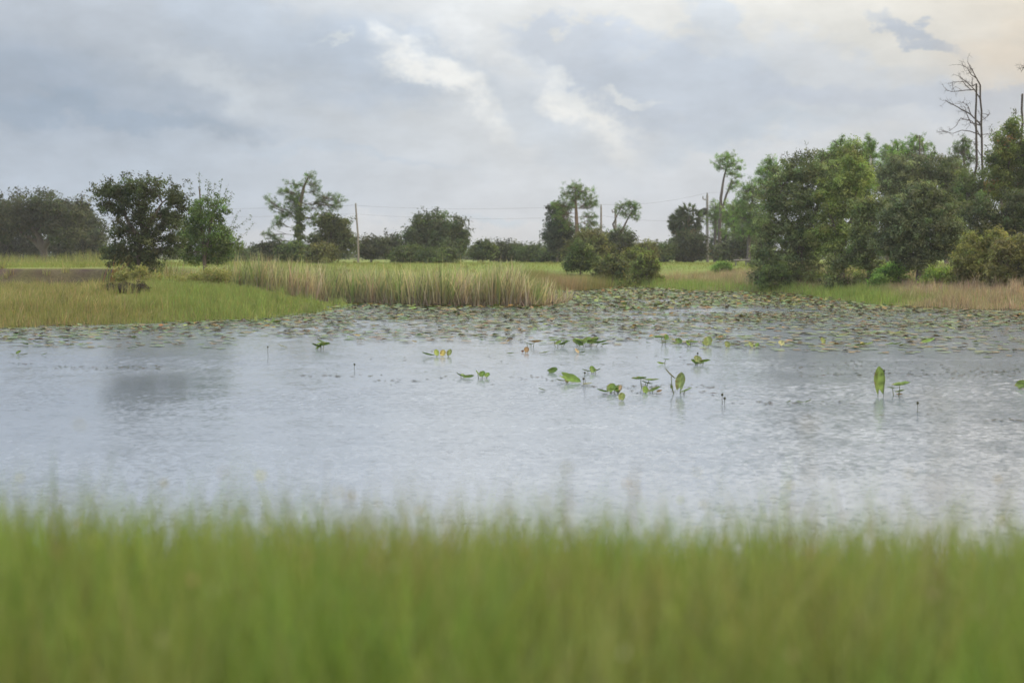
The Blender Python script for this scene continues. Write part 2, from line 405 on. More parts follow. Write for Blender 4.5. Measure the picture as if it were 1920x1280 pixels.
def tree(name, label, cat, Y, trunks, lobes, cols, leaf=.13, clumps=150, per=38, cr=.3, style='leaf', group=None,
         bark=GREY_BARK, rad=(.25, .08), limb=.06, shoots=(), depth=.85, shell=.5, twigs=7, part_crown='crown', colp=None, aspect=.45, skirt=0):
    """trunks: pixel paths from the base up; lobes: (px, py, rx, ry) of the crown, all standing at distance Y"""
    s = Y / F
    g = ground_pt(trunks[0][0][0], Y)
    root = empty(name, g, label, cat, group)
    tb = MB(); cb = MB(); tp = []
    for k, tr in enumerate(trunks):
        P = [at(px, py, Y) for px, py in tr]
        if k == 0: P[0] = ground_pt(tr[0][0], Y) - np.array((0, 0, .12))
        else: P[0] = tp[0][np.argmin(np.linalg.norm(tp[0] - P[0], axis=1))]
        for q in P[1:]: q[1] += rng.normal(0, 1) * s * 6
        dense = np.concatenate([wander(P[j], P[j + 1], 5, .05)[(0 if j == 0 else 1):] for j in range(len(P) - 1)])
        k_ = 1.0 if k == 0 else .75
        tube(tb, dense, (rad[0] * 1.25 * k_, rad[0] * k_, rad[1] * k_), 7, bark)
        tp.append(dense)
    tp = np.concatenate(tp); lp = [tp]
    if skirt:
        lobes = list(lobes); x0 = min(l[0] - l[2] * .6 for l in lobes); x1 = max(l[0] + l[2] * .6 for l in lobes); gy = 480 + (H - g[2]) * F / Y
        for q in np.linspace(x0, x1, max(2, int((x1 - x0) / 18))): lobes.append((q, gy - 8 * skirt, 14, 10 * skirt))
    area = np.array([l[2] * l[3] for l in lobes], float); area /= area.sum()
    for li, (px, py, rx, ry) in enumerate(lobes):
        c = at(px, py, Y); c[1] += rng.normal(0, 1) * rx * s * .25
        n = max(4, int(round(clumps * area[li] * (.8 if style == 'leaf' else 2.6))))
        per_ = int(per * 1.6) if style == 'leaf' else per
        d = unit(rng.normal(0, 1, (n, 3))); r = rng.random((n, 1)) ** shell
        r *= 1 + .12 * rng.normal(0, 1, (n, 1))
        if style == 'needle': r *= 1.5
        cc = c + d * r * np.array((rx * s, max(rx, ry) * s * depth, ry * s))
        gz = terr(cc[:, 0], cc[:, 1]); cc[:, 2] = np.maximum(cc[:, 2], gz + .15)
        cand = tp[tp[:, 2] < c[2] + ry * s * .3]
        if len(cand) == 0: cand = tp
        st = cand[np.argmin(np.linalg.norm(cand - c, axis=1) + .3 * np.abs(cand[:, 2] - c[2] + ry * s * .6))]
        lim = wander(st, c, 6, .1 if style == 'leaf' else .2, .08 if style == 'leaf' else rng.uniform(-.15, .12))
        if style == 'needle': tube(tb, lim, (limb * .6, limb * .3), 5, bark, False)
        else: tube(tb, lim, (limb, limb * .5), 5, bark, False)
        lp.append(lim)
        nt = n if style == 'needle' else min(n, twigs)
        for q in cc[rng.permutation(n)[:nt]]:
            st2 = lim[rng.integers(2, 6)]
            tube(tb, wander(st2, q, 5, .12, -.05), (limb * .4, limb * .14), 4, bark, False)
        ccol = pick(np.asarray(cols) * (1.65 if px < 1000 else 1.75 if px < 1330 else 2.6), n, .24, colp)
        if style == 'needle':
            for q, k in zip(cc, ccol):
                m = max(18, int(per * .62)); dd = unit(rng.normal(0, 1, (m, 3)) + np.array((0, 0, .35)))
                L = cr * .58 * (.6 + .6 * rng.random((m, 1)))
                o = q + rng.normal(0, 1, (m, 3)) * cr * .2
                sd_ = unit(np.cross(dd, rng.normal(0, 1, (m, 3)))) * leaf * .5
                v = np.stack([o - sd_, o + sd_, o + dd * L], 1).reshape(-1, 3)
                cb.add(v, np.arange(3 * m).reshape(m, 3), np.repeat(np.clip(k * (1 + .2 * rng.normal(0, 1, (m, 1))), .005, 1), 3, 0))
        else:
            m = per_
            sz = cr * (.7 + .6 * rng.random((n, 1, 1)))
            dd = unit(rng.normal(0, 1, (n, m, 3)) + np.array((0, 0, .25)))
            rr = (.35 + .75 * rng.random((n, m, 1)) ** .6) * (1 + .25 * rng.normal(0, 1, (n, m, 1)))
            pos = cc[:, None] + dd * rr * sz * 1.75 * np.array((1, 1, .72))
            nn = (dd + np.array((0, 0, .45)) + .55 * rng.normal(0, 1, (n, m, 3))).reshape(-1, 3); nn = unit(nn)
            pos = pos.reshape(-1, 3)
            k = np.repeat(ccol, m, 0) * (1 + .13 * rng.normal(0, 1, (n * m, 1)))
            L = leaf * (.6 + .7 * rng.random(n * m))
            leaves(cb, pos, L, L * aspect, np.clip(k, .005, 1), 0, nn)
    lp = np.concatenate(lp); sh = list(shoots)
    if style == 'leaf':
        for (px, py, rx, ry) in [l[:4] for l in lobes]:
            for _ in range(max(2, int(rx / 9))):
                t = rng.uniform(.1, 3.04); u, v = math.cos(t), math.sin(t); e_ = 1.08 + .38 * rng.random()
                sh.append((px + rx * u * .8, py - ry * v * .8, px + (rx + 3) * u * e_, py - (ry + 3) * v * e_ - 2))
    for (x0, y0, x1, y1) in sh:
        a, b = at(x0, y0, Y), at(x1, y1, Y); b[1] += rng.normal(0, 1) * s * 10
        a = lp[np.argmin(np.linalg.norm(lp - a, axis=1))]
        p = np.concatenate([wander(a, at(x0, y0, Y), 5, .1)[:-1], wander(at(x0, y0, Y), b, 6, .12)]); tube(tb, p, (limb * .35, limb * .12), 4, bark, False)
        a = at(x0, y0, Y)
        m = 26; t = rng.random((m, 1)) ** .7; pos = a + (b - a) * t + rng.normal(0, 1, (m, 3)) * leaf * .9
        L = leaf * (.5 + .5 * rng.random(m)); leaves(cb, pos, L, L * aspect, pick(cols, m, .2, colp))
    tb.build('trunk', M_bark, root, True, g); cb.build(part_crown, M_leaf, root, False, g)
    for ch in root.children: pass
    return root

DK = [(.030, .040, .022), (.040, .052, .026), (.055, .066, .034)]          # dull live oak
MID = [(.040, .062, .022), (.058, .085, .028), (.078, .108, .036)]
GRN = [(.05, .09, .022), (.075, .125, .03), (.10, .155, .04)]
PIN = [(.045, .085, .022), (.065, .115, .030), (.09, .14, .04)]
LIME = [(.10, .14, .03), (.13, .165, .04), (.085, .115, .03)]
OLIVE = [(.075, .085, .028), (.10, .105, .034), (.055, .062, .024)]

# ---- left group
tree('live_oak', 'broad dark live oak with forked pale trunk at the left edge of the field', 'tree', 165,
     [[(84, 490), (80, 462), (70, 440), (50, 415)], [(84, 470), (95, 445), (105, 420)], [(80, 470), (60, 452), (40, 435)]],
     [(30, 400, 48, 30), (85, 392, 50, 28), (125, 410, 38, 30), (150, 395, 22, 20), (20, 430, 40, 24), (75, 420, 55, 22), (125, 438, 36, 18)],
     DK, .20, 430, 40, .55, rad=(.38, .15), limb=.13, shell=.42)
tree('live_oak', 'very dark oak at the left frame edge behind the broad oak', 'tree', 185,
     [[(10, 491), (8, 450), (5, 420)]], [(-20, 410, 45, 36), (20, 445, 45, 38), (-30, 455, 40, 36), (60, 462, 30, 26)], [(.022, .03, .018), (.03, .038, .022)], .22, 260, 40, .6, rad=(.35, .15), limb=.12)
tree('live_oak', 'dark oak filling the gap between the broad oak and the pond-edge oak', 'tree', 180,
     [[(150, 491), (152, 455), (158, 425)]], [(160, 425, 30, 26), (140, 455, 36, 28), (182, 452, 26, 30), (110, 466, 26, 18)], DK, .2, 230, 40, .5, rad=(.3, .1), limb=.1)
tree('oak_tree', 'open-crowned dark oak on the pond bank with leaves down to the ground', 'tree', 76.3,
     [[(262, 505), (262, 470), (266, 430), (262, 395)], [(262, 450), (240, 415), (225, 385)], [(264, 440), (290, 405), (305, 380)]],
     [(195, 362, 26, 22), (235, 358, 36, 26), (285, 355, 40, 24), (330, 372, 26, 26), (215, 395, 32, 24), (265, 395, 40, 34), (312, 410, 36, 34),
      (232, 435, 34, 24), (282, 445, 38, 34), (230, 475, 38, 26), (275, 490, 32, 24), (210, 480, 20, 18), (325, 450, 22, 26), (262, 508, 24, 14), (278, 516, 18, 10), (318, 470, 20, 16)],
     [(.036, .05, .026), (.05, .066, .032), (.07, .088, .042)], .085, 560, 32, .185, rad=(.13, .05), limb=.04, shell=.55,
     shoots=[(240, 345, 246, 325), (290, 345, 300, 328), (180, 362, 166, 356), (205, 345, 186, 340), (340, 350, 352, 336), (270, 340, 262, 326)])
tree('young_tree', 'upright green tree with bare twiggy top beside the pond-edge oak', 'tree', 84,
     [[(385, 500), (382, 460), (376, 410), (374, 350)], [(383, 470), (395, 430), (408, 380)]],
     [(372, 400, 24, 42), (402, 405, 28, 44), (352, 430, 20, 34), (365, 445, 30, 34), (410, 450, 38, 30), (390, 470, 50, 22), (430, 458, 24, 14), (345, 472, 20, 16), (385, 486, 44, 12), (420, 478, 24, 10)],
     [(.05, .085, .028), (.068, .11, .034), (.088, .138, .042)], .08, 430, 30, .18, rad=(.10, .03), limb=.035, shell=.6,
     shoots=[(374, 370, 374, 322), (390, 370, 392, 340), (408, 370, 414, 338), (420, 380, 428, 346), (425, 395, 436, 358), (430, 440, 470, 405), (430, 430, 452, 392), (440, 455, 475, 415), (355, 375, 352, 338), (430, 455, 462, 458)])
# ---- pine and shrubs behind the reeds
tree('pine_tree', 'lone spreading pine with vine-covered trunk behind the reeds', 'tree', 150,
     [[(559, 486), (560, 440), (562, 390), (570, 350), (578, 332)]],
     [(580, 332, 12, 9), (590, 345, 9, 12), (552, 346, 14, 10), (536, 358, 14, 9), (590, 358, 10, 8), (545, 372, 14, 12), (505, 374, 10, 7), (514, 386, 12, 8), (527, 405, 12, 9),
      (555, 380, 14, 14), (612, 372, 16, 9), (636, 376, 11, 9), (600, 384, 12, 9), (627, 390, 14, 9), (522, 420, 14, 9), (545, 400, 12, 9), (500, 438, 12, 8), (518, 448, 12, 8), (585, 410, 12, 8), (560, 368, 12, 12), (575, 390, 10, 8)],
     PIN, .035, 175, 46, .48, 'needle', rad=(.22, .07), limb=.06, bark=(.11, .10, .07), shell=.6)
tree('vine_covered_trunk_tree', 'leafy vine column hugging the trunk of the lone pine', 'vine', 149,
     [[(560, 486), (560, 440), (562, 400)]], [(560, 465, 9, 18), (561, 435, 7, 20), (562, 405, 6, 18)], MID, .15, 70, 30, .22, rad=(.05, .03), limb=.03)
tree('broadleaf_tree', 'grey-green bushy tree right of the lone pine', 'tree', 152,
     [[(620, 486), (622, 450), (618, 420)]], [(610, 425, 26, 24), (632, 432, 24, 26), (600, 455, 24, 22), (645, 455, 20, 24), (622, 465, 34, 18)], [(.06, .082, .034), (.08, .105, .042), (.055, .07, .032)], .17, 260, 36, .42, rad=(.15, .06), limb=.06)
for (px, py, rx, ry, lab, cl, D) in [
    (505, 470, 26, 12, 'low dark bush at the left foot of the lone pine', DK, 150),
    (545, 472, 20, 14, 'low light green bush under the lone pine', MID, 140),
    (600, 476, 26, 12, 'small pale bush by the reeds right of the lone pine', OLIVE, 135),
    (695, 464, 24, 18, 'dark hedge bush just right of the leaning pole', DK, 165),
    (733, 462, 22, 20, 'dark pointed hedge bush left of the round tree', DK, 168),
    (765, 476, 30, 12, 'low olive bush below the left side of the round tree', MID, 150),
    (820, 480, 36, 10, 'low bush in front of the round tree', MID, 148),
    (905, 470, 22, 14, 'low hedge bush just right of the round tree', MID, 172),
    (945, 470, 28, 16, 'dark green hedge bush, second right of the round tree', DK, 175),
    (990, 474, 30, 14, 'rounded hedge bush midway between round tree and middle pine', MID, 172),
    (1035, 476, 28, 14, 'hedge bush against the foot of the dark cedar', MID, 168),
    (1205, 470, 24, 16, 'olive hedge bush right of the middle pine clump', OLIVE, 165),
    (1238, 474, 24, 14, 'low hedge bush left of the cabbage palms', MID, 170),
    (470, 478, 34, 9, 'low distant bush between the young tree and lone pine', MID, 180)]:
    tree('hedge_bush', lab, 'bush', D, [[(px, 491), (px + 2, py)]],
         [(px, py, rx, ry), (px - rx * .5, py + 3, rx * .6, ry * .8), (px + rx * .5, py - 2, rx * .55, ry * .9), (px, py + 9, rx * 1.1, ry * .6)], cl, .16, 150, 30, .38, rad=(.06, .03), limb=.04, group='hedge bushes at the back of the field',
         shoots=[(px - rx * .4, py - ry * .5, px - rx * .45, py - ry * 1.35), (px + rx * .3, py - ry * .5, px + rx * .35, py - ry * 1.4)])
tree('round_tree', 'dense rounded dark tree standing alone in mid field', 'tree', 165,
     [[(818, 491), (818, 455), (818, 430)]], [(820, 425, 28, 27), (795, 438, 28, 28), (848, 438, 26, 30), (775, 452, 20, 24), (820, 455, 48, 22), (862, 458, 14, 22), (786, 418, 10, 14)],
     [(.042, .062, .03), (.055, .078, .036), (.075, .1, .044)], .17, 480, 38, .40, rad=(.22, .1), limb=.08)
# ---- middle clump
tree('cedar_tree', 'dark blue-green cedar at the left of the middle clump', 'tree', 160,
     [[(1045, 491), (1045, 440), (1046, 400)]], [(1045, 400, 14, 22), (1038, 430, 22, 24), (1056, 440, 22, 26), (1045, 460, 28, 18)], [(.035, .05, .034), (.048, .064, .042)], .15, 230, 36, .36, rad=(.16, .06), limb=.05)
tree('pine_tree', 'round-topped pine, tallest of the middle clump', 'tree', 158,
     [[(1081, 491), (1082, 430), (1080, 390), (1078, 352)]],
     [(1078, 352, 16, 9), (1065, 362, 12, 9), (1092, 360, 16, 9), (1108, 372, 11, 9), (1075, 374, 14, 9), (1098, 384, 14, 8), (1112, 385, 8, 7), (1068, 388, 12, 9), (1085, 368, 14, 8), (1045, 385, 10, 9), (1050, 405, 12, 12), (1062, 420, 12, 14), (1055, 395, 8, 20), (1104, 405, 12, 8), (1112, 420, 14, 10), (1095, 430, 14, 10)],
     PIN, .035, 190, 46, .46, 'needle', rad=(.2, .06), limb=.05, bark=(.2, .15, .11), shell=.6)
tree('pine_tree', 'thin leaning pine with sparse tufts right of the broken poles', 'tree', 162,
     [[(1155, 491), (1158, 455), (1170, 425), (1186, 395)], [(1160, 450), (1150, 420), (1163, 392)]],
     [(1165, 388, 10, 8), (1180, 382, 14, 7), (1192, 388, 10, 9), (1170, 400, 12, 8), (1188, 402, 11, 7), (1160, 432, 12, 8), (1178, 438, 9, 9), (1145, 440, 12, 9), (1194, 410, 6, 5)],
     PIN, .035, 95, 44, .42, 'needle', rad=(.14, .05), limb=.05, bark=(.14, .12, .10), shell=.6)
tree('broadleaf_tree', 'dark low tree under the thin leaning pine', 'tree', 156,
     [[(1160, 491), (1160, 460)]], [(1150, 455, 26, 18), (1170, 450, 20, 16), (1130, 462, 22, 18), (1160, 470, 36, 16)], DK, .16, 220, 34, .38, rad=(.12, .06), limb=.05)
tree('broadleaf_tree', 'olive bushy tree at the foot of the tallest middle pine', 'tree', 152,
     [[(1100, 491), (1100, 460)]], [(1085, 455, 24, 18), (1110, 450, 22, 20), (1125, 470, 24, 16), (1080, 474, 26, 14)], OLIVE, .16, 200, 34, .38, rad=(.12, .06), limb=.05)
tree('shrub', 'bright green upright shrub on the bank below the middle pine', 'shrub', 112,
     [[(1088, 500), (1088, 475)]], [(1085, 465, 9, 12), (1079, 482, 12, 15), (1100, 473, 9, 13), (1094, 494, 15, 14), (1070, 500, 12, 9), (1112, 490, 10, 12)], MID, .10, 240, 32, .24, rad=(.06, .03), limb=.03)
for (lobes, lab, cl, D) in [
    ([(1148, 497, 17, 16), (1132, 508, 16, 11), (1164, 506, 13, 12), (1128, 517, 12, 8)], 'dark green shrub at the pond inlet, largest of its row', MID + OLIVE, 102),
    ([(1188, 482, 18, 16), (1178, 498, 20, 14), (1203, 500, 16, 13)], 'olive shrub behind the largest inlet shrub', OLIVE + LIME, 108),
    ([(1212, 488, 14, 14), (1222, 503, 12, 12), (1200, 506, 16, 12)], 'small yellow-green shrub at the right end of the inlet row', OLIVE + LIME, 105)]:
    tree('shrub', lab, 'shrub', D, [[(lobes[0][0], 510), (lobes[0][0] + 2, lobes[0][1])]], lobes, cl, .10, 250, 32, .24, rad=(.06, .03), limb=.03, group='shrubs at the pond inlet', skirt=.45)

# ---- cabbage palms
def palm(label, px, py_top, Y, r, n=95):
    s = Y / F; g = ground_pt(px, Y); c = at(px, py_top + r / s, Y); root = empty('cabbage_palm', g, label, 'palm tree', 'cabbage palms by the tall pole')
    tb = MB(); tube(tb, wander(g - np.array((0, 0, .1)), c, 7, .02), (.2, .17, .19), 8, (.16, .14, .12)); tb.build('trunk', M_bark, root, True, g)
    cb = MB(); db = MB()
    for k in range(n):
        dead = k >= n * .88
        d = unit(rng.normal(0, 1, 3) + np.array((0, 0, .25))); 
        if dead: d = unit(np.array((rng.normal(), rng.normal(), -1.6)))
        L = r * (.55 + .2 * rng.random()); hub = c + d * L
        hub[2] -= .12 * r * (1 - d[2])
        tube(cb if not dead else db, [c, hub], (.02, .012), 4, (.1, .12, .04) if not dead else (.2, .14, .07), False)
        a = unit(np.cross(d, rng.normal(0, 1, 3))); m = 13; th = np.linspace(-1.35, 1.35, m)
        col = np.array((.05, .075, .028)) * (1 + .25 * rng.normal()) if not dead else np.array((.19, .14, .075)) * (1 + .2 * rng.normal())
        for t in th:
            e = d * math.cos(t) + a * math.sin(t); e[2] -= .35 * abs(math.sin(t)) + .15
            tip = hub + e * r * .5; sd_ = unit(np.cross(e, d + a * .1 + .01)) * .06
            (db if dead else cb).add([hub, hub + e * r * .25 + sd_, tip, hub + e * r * .25 - sd_], [[0, 1, 2, 3]], np.clip(col * (1 + .15 * rng.normal()), .01, 1))
    cb.build('crown', M_leaf, root, False, g); db.build('dead_fronds', M_leaf, root, False, g)
palm('tall cabbage palm left of the tall grey pole', 1292, 378, 180, 1.9)
palm('short cabbage palm half hidden left of the tall one', 1274, 392, 184, 1.5)
palm('low cabbage palm with rounded head under the tall palms', 1282, 432, 175, 1.7)
palm('cabbage palm partly behind the tall grey pole', 1350, 430, 190, 1.8)
tree('broadleaf_tree', 'dark thicket tree around the foot of the cabbage palms', 'tree', 172,
     [[(1300, 491), (1300, 460)]], [(1275, 465, 24, 22), (1300, 455, 22, 24), (1312, 472, 16, 18), (1285, 480, 28, 10)], DK, .17, 220, 36, .4, rad=(.12, .06), limb=.05)

# ---- right wood
tree('pine_tree', 'tall slender pine with long bare trunk right of the tall pole', 'tree', 172,
     [[(1349, 491), (1350, 430), (1352, 370), (1358, 335), (1366, 300)], [(1350, 400), (1362, 365), (1372, 335)]],
     [(1365, 293, 14, 8), (1350, 300, 12, 8), (1376, 303, 14, 8), (1348, 314, 8, 6), (1364, 312, 12, 8), (1388, 316, 8, 6), (1372, 325, 12, 7), (1385, 328, 8, 5), (1378, 342, 9, 7), (1371, 352, 9, 7)],
     PIN, .035, 100, 46, .45, 'needle', rad=(.18, .06), limb=.05, bark=(.13, .115, .105), shell=.6)
for px, D, lab in [(1340, 176, 'straight grey pine trunk right behind the tall pole'), (1373, 168, 'bare grey pine trunk left of the low log rail'), (1360, 182, 'thin pine trunk between two bare trunks by the tall pole'), (1384, 178, 'thin pine trunk above the log rail')]:
    o = 0 if px in (1340, 1373) else 10
    tree('pine_tree', lab, 'tree', D, [[(px, 491), (px, 440), (px + 2, 395 + o)]],
         [(px + 2, 388 + o, 16, 10), (px - 10, 402 + o, 14, 10), (px + 14, 402, 14, 11), (px, 420, 14, 12), (px + 8, 432 + o, 12, 8)], PIN + MID, .04, 80, 44, .5, 'needle', rad=(.17, .1), limb=.05, bark=(.13, .12, .115), group='slender pines by the tall pole')
tree('pine_tree', 'bushy yellow-green pine left of the big oak thicket', 'tree', 150,
     [[(1405, 491), (1406, 420), (1410, 370)]], [(1405, 352, 16, 12), (1420, 362, 16, 12), (1395, 370, 14, 12), (1410, 385, 22, 14), (1390, 392, 12, 10), (1402, 410, 24, 14), (1420, 425, 20, 16), (1396, 432, 16, 12)],
     PIN + MID, .04, 190, 46, .5, 'needle', rad=(.18, .08), limb=.06, bark=(.13, .115, .105))
tree('pine_tree', 'pine with pointed dark top behind the big oak thicket', 'tree', 140,
     [[(1440, 490), (1442, 400), (1444, 310)]], [(1444, 302, 11, 9), (1436, 314, 11, 8), (1455, 314, 10, 9), (1425, 322, 8, 7), (1446, 328, 16, 10), (1430, 340, 14, 10), (1455, 345, 14, 12)],
     PIN, .035, 110, 46, .42, 'needle', rad=(.16, .05), limb=.05, shell=.6)
tree('broadleaf_tree', 'dim grey-green tree filling the wood edge behind the slender trunks', 'tree', 165,
     [[(1400, 491), (1400, 450)]], [(1395, 455, 26, 26), (1420, 440, 28, 36), (1375, 470, 18, 18), (1430, 470, 24, 20), (1355, 475, 16, 14)], DK, .18, 260, 36, .42, rad=(.15, .06), limb=.06)
tree('oak_thicket', 'big dense dark oak thicket at the left front of the wood', 'tree', 90,
     [[(1500, 520), (1502, 450), (1500, 380)], [(1500, 490), (1470, 420), (1460, 370)], [(1502, 470), (1530, 400), (1540, 340)]],
     [(1480, 330, 34, 34), (1520, 320, 40, 34), (1455, 375, 34, 38), (1500, 385, 46, 46), (1545, 350, 36, 40), (1440, 425, 26, 36), (1485, 440, 44, 44), (1430, 478, 24, 26), (1470, 492, 34, 26), (1520, 460, 40, 46), (1500, 508, 40, 16), (1432, 505, 18, 14)],
     [(.05, .066, .032), (.064, .082, .038), (.086, .105, .048)], .085, 1150, 36, .21, rad=(.16, .05), limb=.05, shell=.5, skirt=1,
     shoots=[(1470, 310, 1466, 290), (1485, 305, 1487, 285), (1500, 300, 1503, 280), (1512, 300, 1516, 278), (1525, 300, 1533, 276), (1540, 305, 1546, 282), (1550, 310, 1556, 285), (1495, 300, 1493, 282)])
tree('broadleaf_tree', 'lighter yellow-green tree right of the big oak thicket', 'tree', 88,
     [[(1580, 518), (1580, 450), (1578, 380)], [(1580, 480), (1560, 420), (1545, 370)], [(1580, 470), (1600, 400), (1608, 340)]],
     [(1550, 360, 24, 26), (1590, 340, 28, 36), (1610, 325, 22, 34), (1560, 400, 28, 32), (1600, 385, 30, 34), (1535, 435, 24, 26), (1575, 440, 36, 34), (1615, 430, 24, 30), (1590, 300, 18, 22), (1555, 470, 30, 22)],
     [(.088, .112, .036), (.11, .135, .043), (.074, .095, .032)], .085, 800, 34, .20, rad=(.12, .04), limb=.04, shell=.55,
     skirt=1, shoots=[(1545, 350, 1535, 325), (1520, 420, 1500, 410), (1605, 300, 1608, 280), (1560, 350, 1556, 326)])
tree('broadleaf_tree', 'mid green tree rising between oak thicket and pale wood pole', 'tree', 105,
     [[(1580, 505), (1580, 400), (1578, 310)]], [(1572, 300, 30, 30), (1600, 300, 26, 34), (1545, 315, 24, 28), (1612, 345, 24, 40), (1575, 345, 34, 36)], MID, .10, 420, 36, .26, rad=(.15, .06), limb=.05)
for (px, py, D, lab, wd) in [(1577, 258, 125, 'pine top showing above the yellow-green tree', 20), (1630, 256, 130, 'narrow pine top above the pale pole', 13), (1682, 264, 132, 'small rounded pine top left of the broad pine top', 17), (1718, 252, 128, 'broad rounded pine top, tallest behind the grey oak', 27), (1775, 300, 126, 'small pine top at the right shoulder of the grey oak', 18), (1664, 272, 138, 'faint small pine top between pale pole and rounded pine top', 13), (1805, 258, 118, 'ragged see-through pine left of the dead trees', 22)]:
    L = [(px, py + 6, wd * .5, 8), (px - wd * .5, py + 18, wd * .55, 9), (px + wd * .5, py + 16, wd * .55, 9), (px, py + 26, wd * .9, 10), (px - wd * .6, py + 38, wd * .6, 10), (px + wd * .6, py + 38, wd * .6, 10), (px, py + 52, wd * 1.1, 12), (px, py + 75, wd, 14)]
    tree('pine_tree', lab, 'tree', D, [[(px, 495), (px, 400), (px + 1, py + 4)]], L, PIN if px != 1805 else [(.035, .055, .022), (.05, .075, .028)], .035, 105 if px != 1805 else 80, 46, .40, 'needle', rad=(.16, .05), limb=.045, shell=.6, group='pines behind the wood edge')
tree('live_oak', 'rounded grey-green oak behind the dark shoreline tree', 'tree', 112,
     [[(1725, 505), (1725, 420), (1725, 350)]], [(1690, 320, 44, 30), (1740, 315, 50, 28), (1780, 335, 30, 34), (1660, 345, 28, 34), (1720, 355, 62, 34), (1790, 375, 26, 34)],
     [(.045, .058, .034), (.058, .072, .04), (.07, .085, .048)], .10, 620, 38, .26, rad=(.2, .08), limb=.06, shell=.45)
tree('oak_tree', 'dark grey-green oak with low trunk near the right shoreline', 'tree', 76,
     [[(1722, 522), (1724, 490), (1720, 440)], [(1723, 500), (1700, 460), (1685, 430)], [(1723, 495), (1750, 450), (1765, 420)]],
     [(1735, 365, 38, 26), (1705, 390, 40, 32), (1765, 395, 34, 34), (1680, 425, 38, 34), (1725, 430, 56, 40), (1775, 440, 28, 34), (1660, 455, 26, 24), (1700, 470, 40, 24), (1750, 475, 34, 20), (1715, 495, 26, 14)],
     [(.044, .057, .032), (.056, .07, .038), (.075, .09, .048)], .08, 950, 36, .19, rad=(.14, .05), limb=.045, shell=.5)
tree('broadleaf_tree', 'mid green bushy tree between yellow-green tree and dark shoreline oak', 'tree', 82,
     [[(1630, 520), (1630, 470), (1628, 420)]], [(1625, 400, 28, 30), (1650, 395, 26, 30), (1615, 440, 26, 28), (1640, 455, 30, 28), (1600, 480, 26, 20), (1630, 490, 26, 18), (1570, 495, 22, 16)], [(.055, .072, .03), (.07, .088, .036), (.05, .064, .03)], .085, 480, 34, .20, rad=(.1, .04), limb=.04, skirt=1)
tree('autumn_tree', 'tall green tree with rusty leaves at the right edge', 'tree', 96,
     [[(1890, 510), (1890, 400), (1892, 280)], [(1890, 440), (1872, 360), (1866, 300)]],
     [(1900, 240, 18, 24), (1880, 275, 22, 28), (1912, 285, 26, 32), (1868, 310, 20, 30), (1895, 330, 34, 34), (1930, 340, 26, 40), (1870, 355, 24, 26), (1905, 385, 34, 30), (1935, 290, 26, 44)],
     [(.05, .066, .022), (.068, .088, .028), (.085, .098, .03), (.12, .066, .03)], .095, 680, 34, .22, rad=(.14, .05), limb=.05, shell=.55, colp=[.38, .33, .23, .06],
     shoots=[(1868, 290, 1870, 262), (1880, 260, 1884, 236), (1900, 230, 1906, 204), (1858, 310, 1852, 290)])
tree('broadleaf_tree', 'very dark tree mass under the autumn tree at the right edge', 'tree', 90,
     [[(1870, 510), (1870, 450)]], [(1840, 400, 30, 34), (1880, 420, 40, 34), (1920, 430, 36, 40), (1820, 440, 28, 36), (1860, 460, 40, 30), (1950, 470, 30, 40), (1800, 470, 20, 30), (1905, 380, 26, 26)], [(.035, .046, .022), (.048, .06, .028)], .09, 640, 36, .23, rad=(.12, .05), limb=.05)
tree('broadleaf_tree', 'thin-leaved green tree between dark oak and the dead trees', 'tree', 100,
     [[(1815, 510), (1815, 420), (1812, 350)]], [(1810, 350, 20, 28), (1830, 370, 24, 34), (1800, 400, 24, 30), (1845, 350, 16, 30)], [(.045, .062, .026), (.06, .08, .03)], .09, 240, 32, .24, rad=(.1, .04), limb=.04, shell=.6)
for (lobes, lab, cl, D) in [
    ([(1830, 460, 26, 24), (1810, 490, 26, 28), (1845, 490, 28, 28), (1800, 510, 18, 16), (1870, 450, 24, 22)], 'olive shoreline shrub left of the frame edge with arching twigs', [(.088, .092, .03), (.11, .115, .038), (.07, .074, .028)], 70),
    ([(1890, 470, 28, 26), (1915, 480, 26, 34), (1880, 505, 28, 24), (1930, 505, 26, 30), (1905, 525, 30, 14)], 'brownish olive shrub cut by the right frame edge', [(.075, .075, .03), (.095, .095, .036), (.06, .058, .028)], 67),
    ([(1465, 508, 20, 14), (1445, 512, 18, 12)], 'small green shrub at the front foot of the oak thicket', MID, 88.5),
    ([(1357, 500, 7, 9), (1355, 507, 9, 7)], 'tiny green sapling alone on the yellow meadow by the log rail', GRN, 108),
    ([(1685, 500, 18, 12), (1670, 508, 16, 10), (1655, 515, 14, 10)], 'leafy low shrub left of the shoreline oak trunk', GRN, 78),
    ([(1775, 512, 20, 12), (1752, 515, 16, 10)], 'light green low shrub right of the shoreline oak trunk', LIME, 74)]:
    tree('shrub', lab, 'shrub', D, [[(lobes[0][0], 525), (lobes[0][0] + 2, lobes[0][1])]], lobes, cl, .07, 90 * len(lobes), 34, .16, rad=(.04, .02), limb=.025, group='shrubs along the right bank', skirt=1.1)

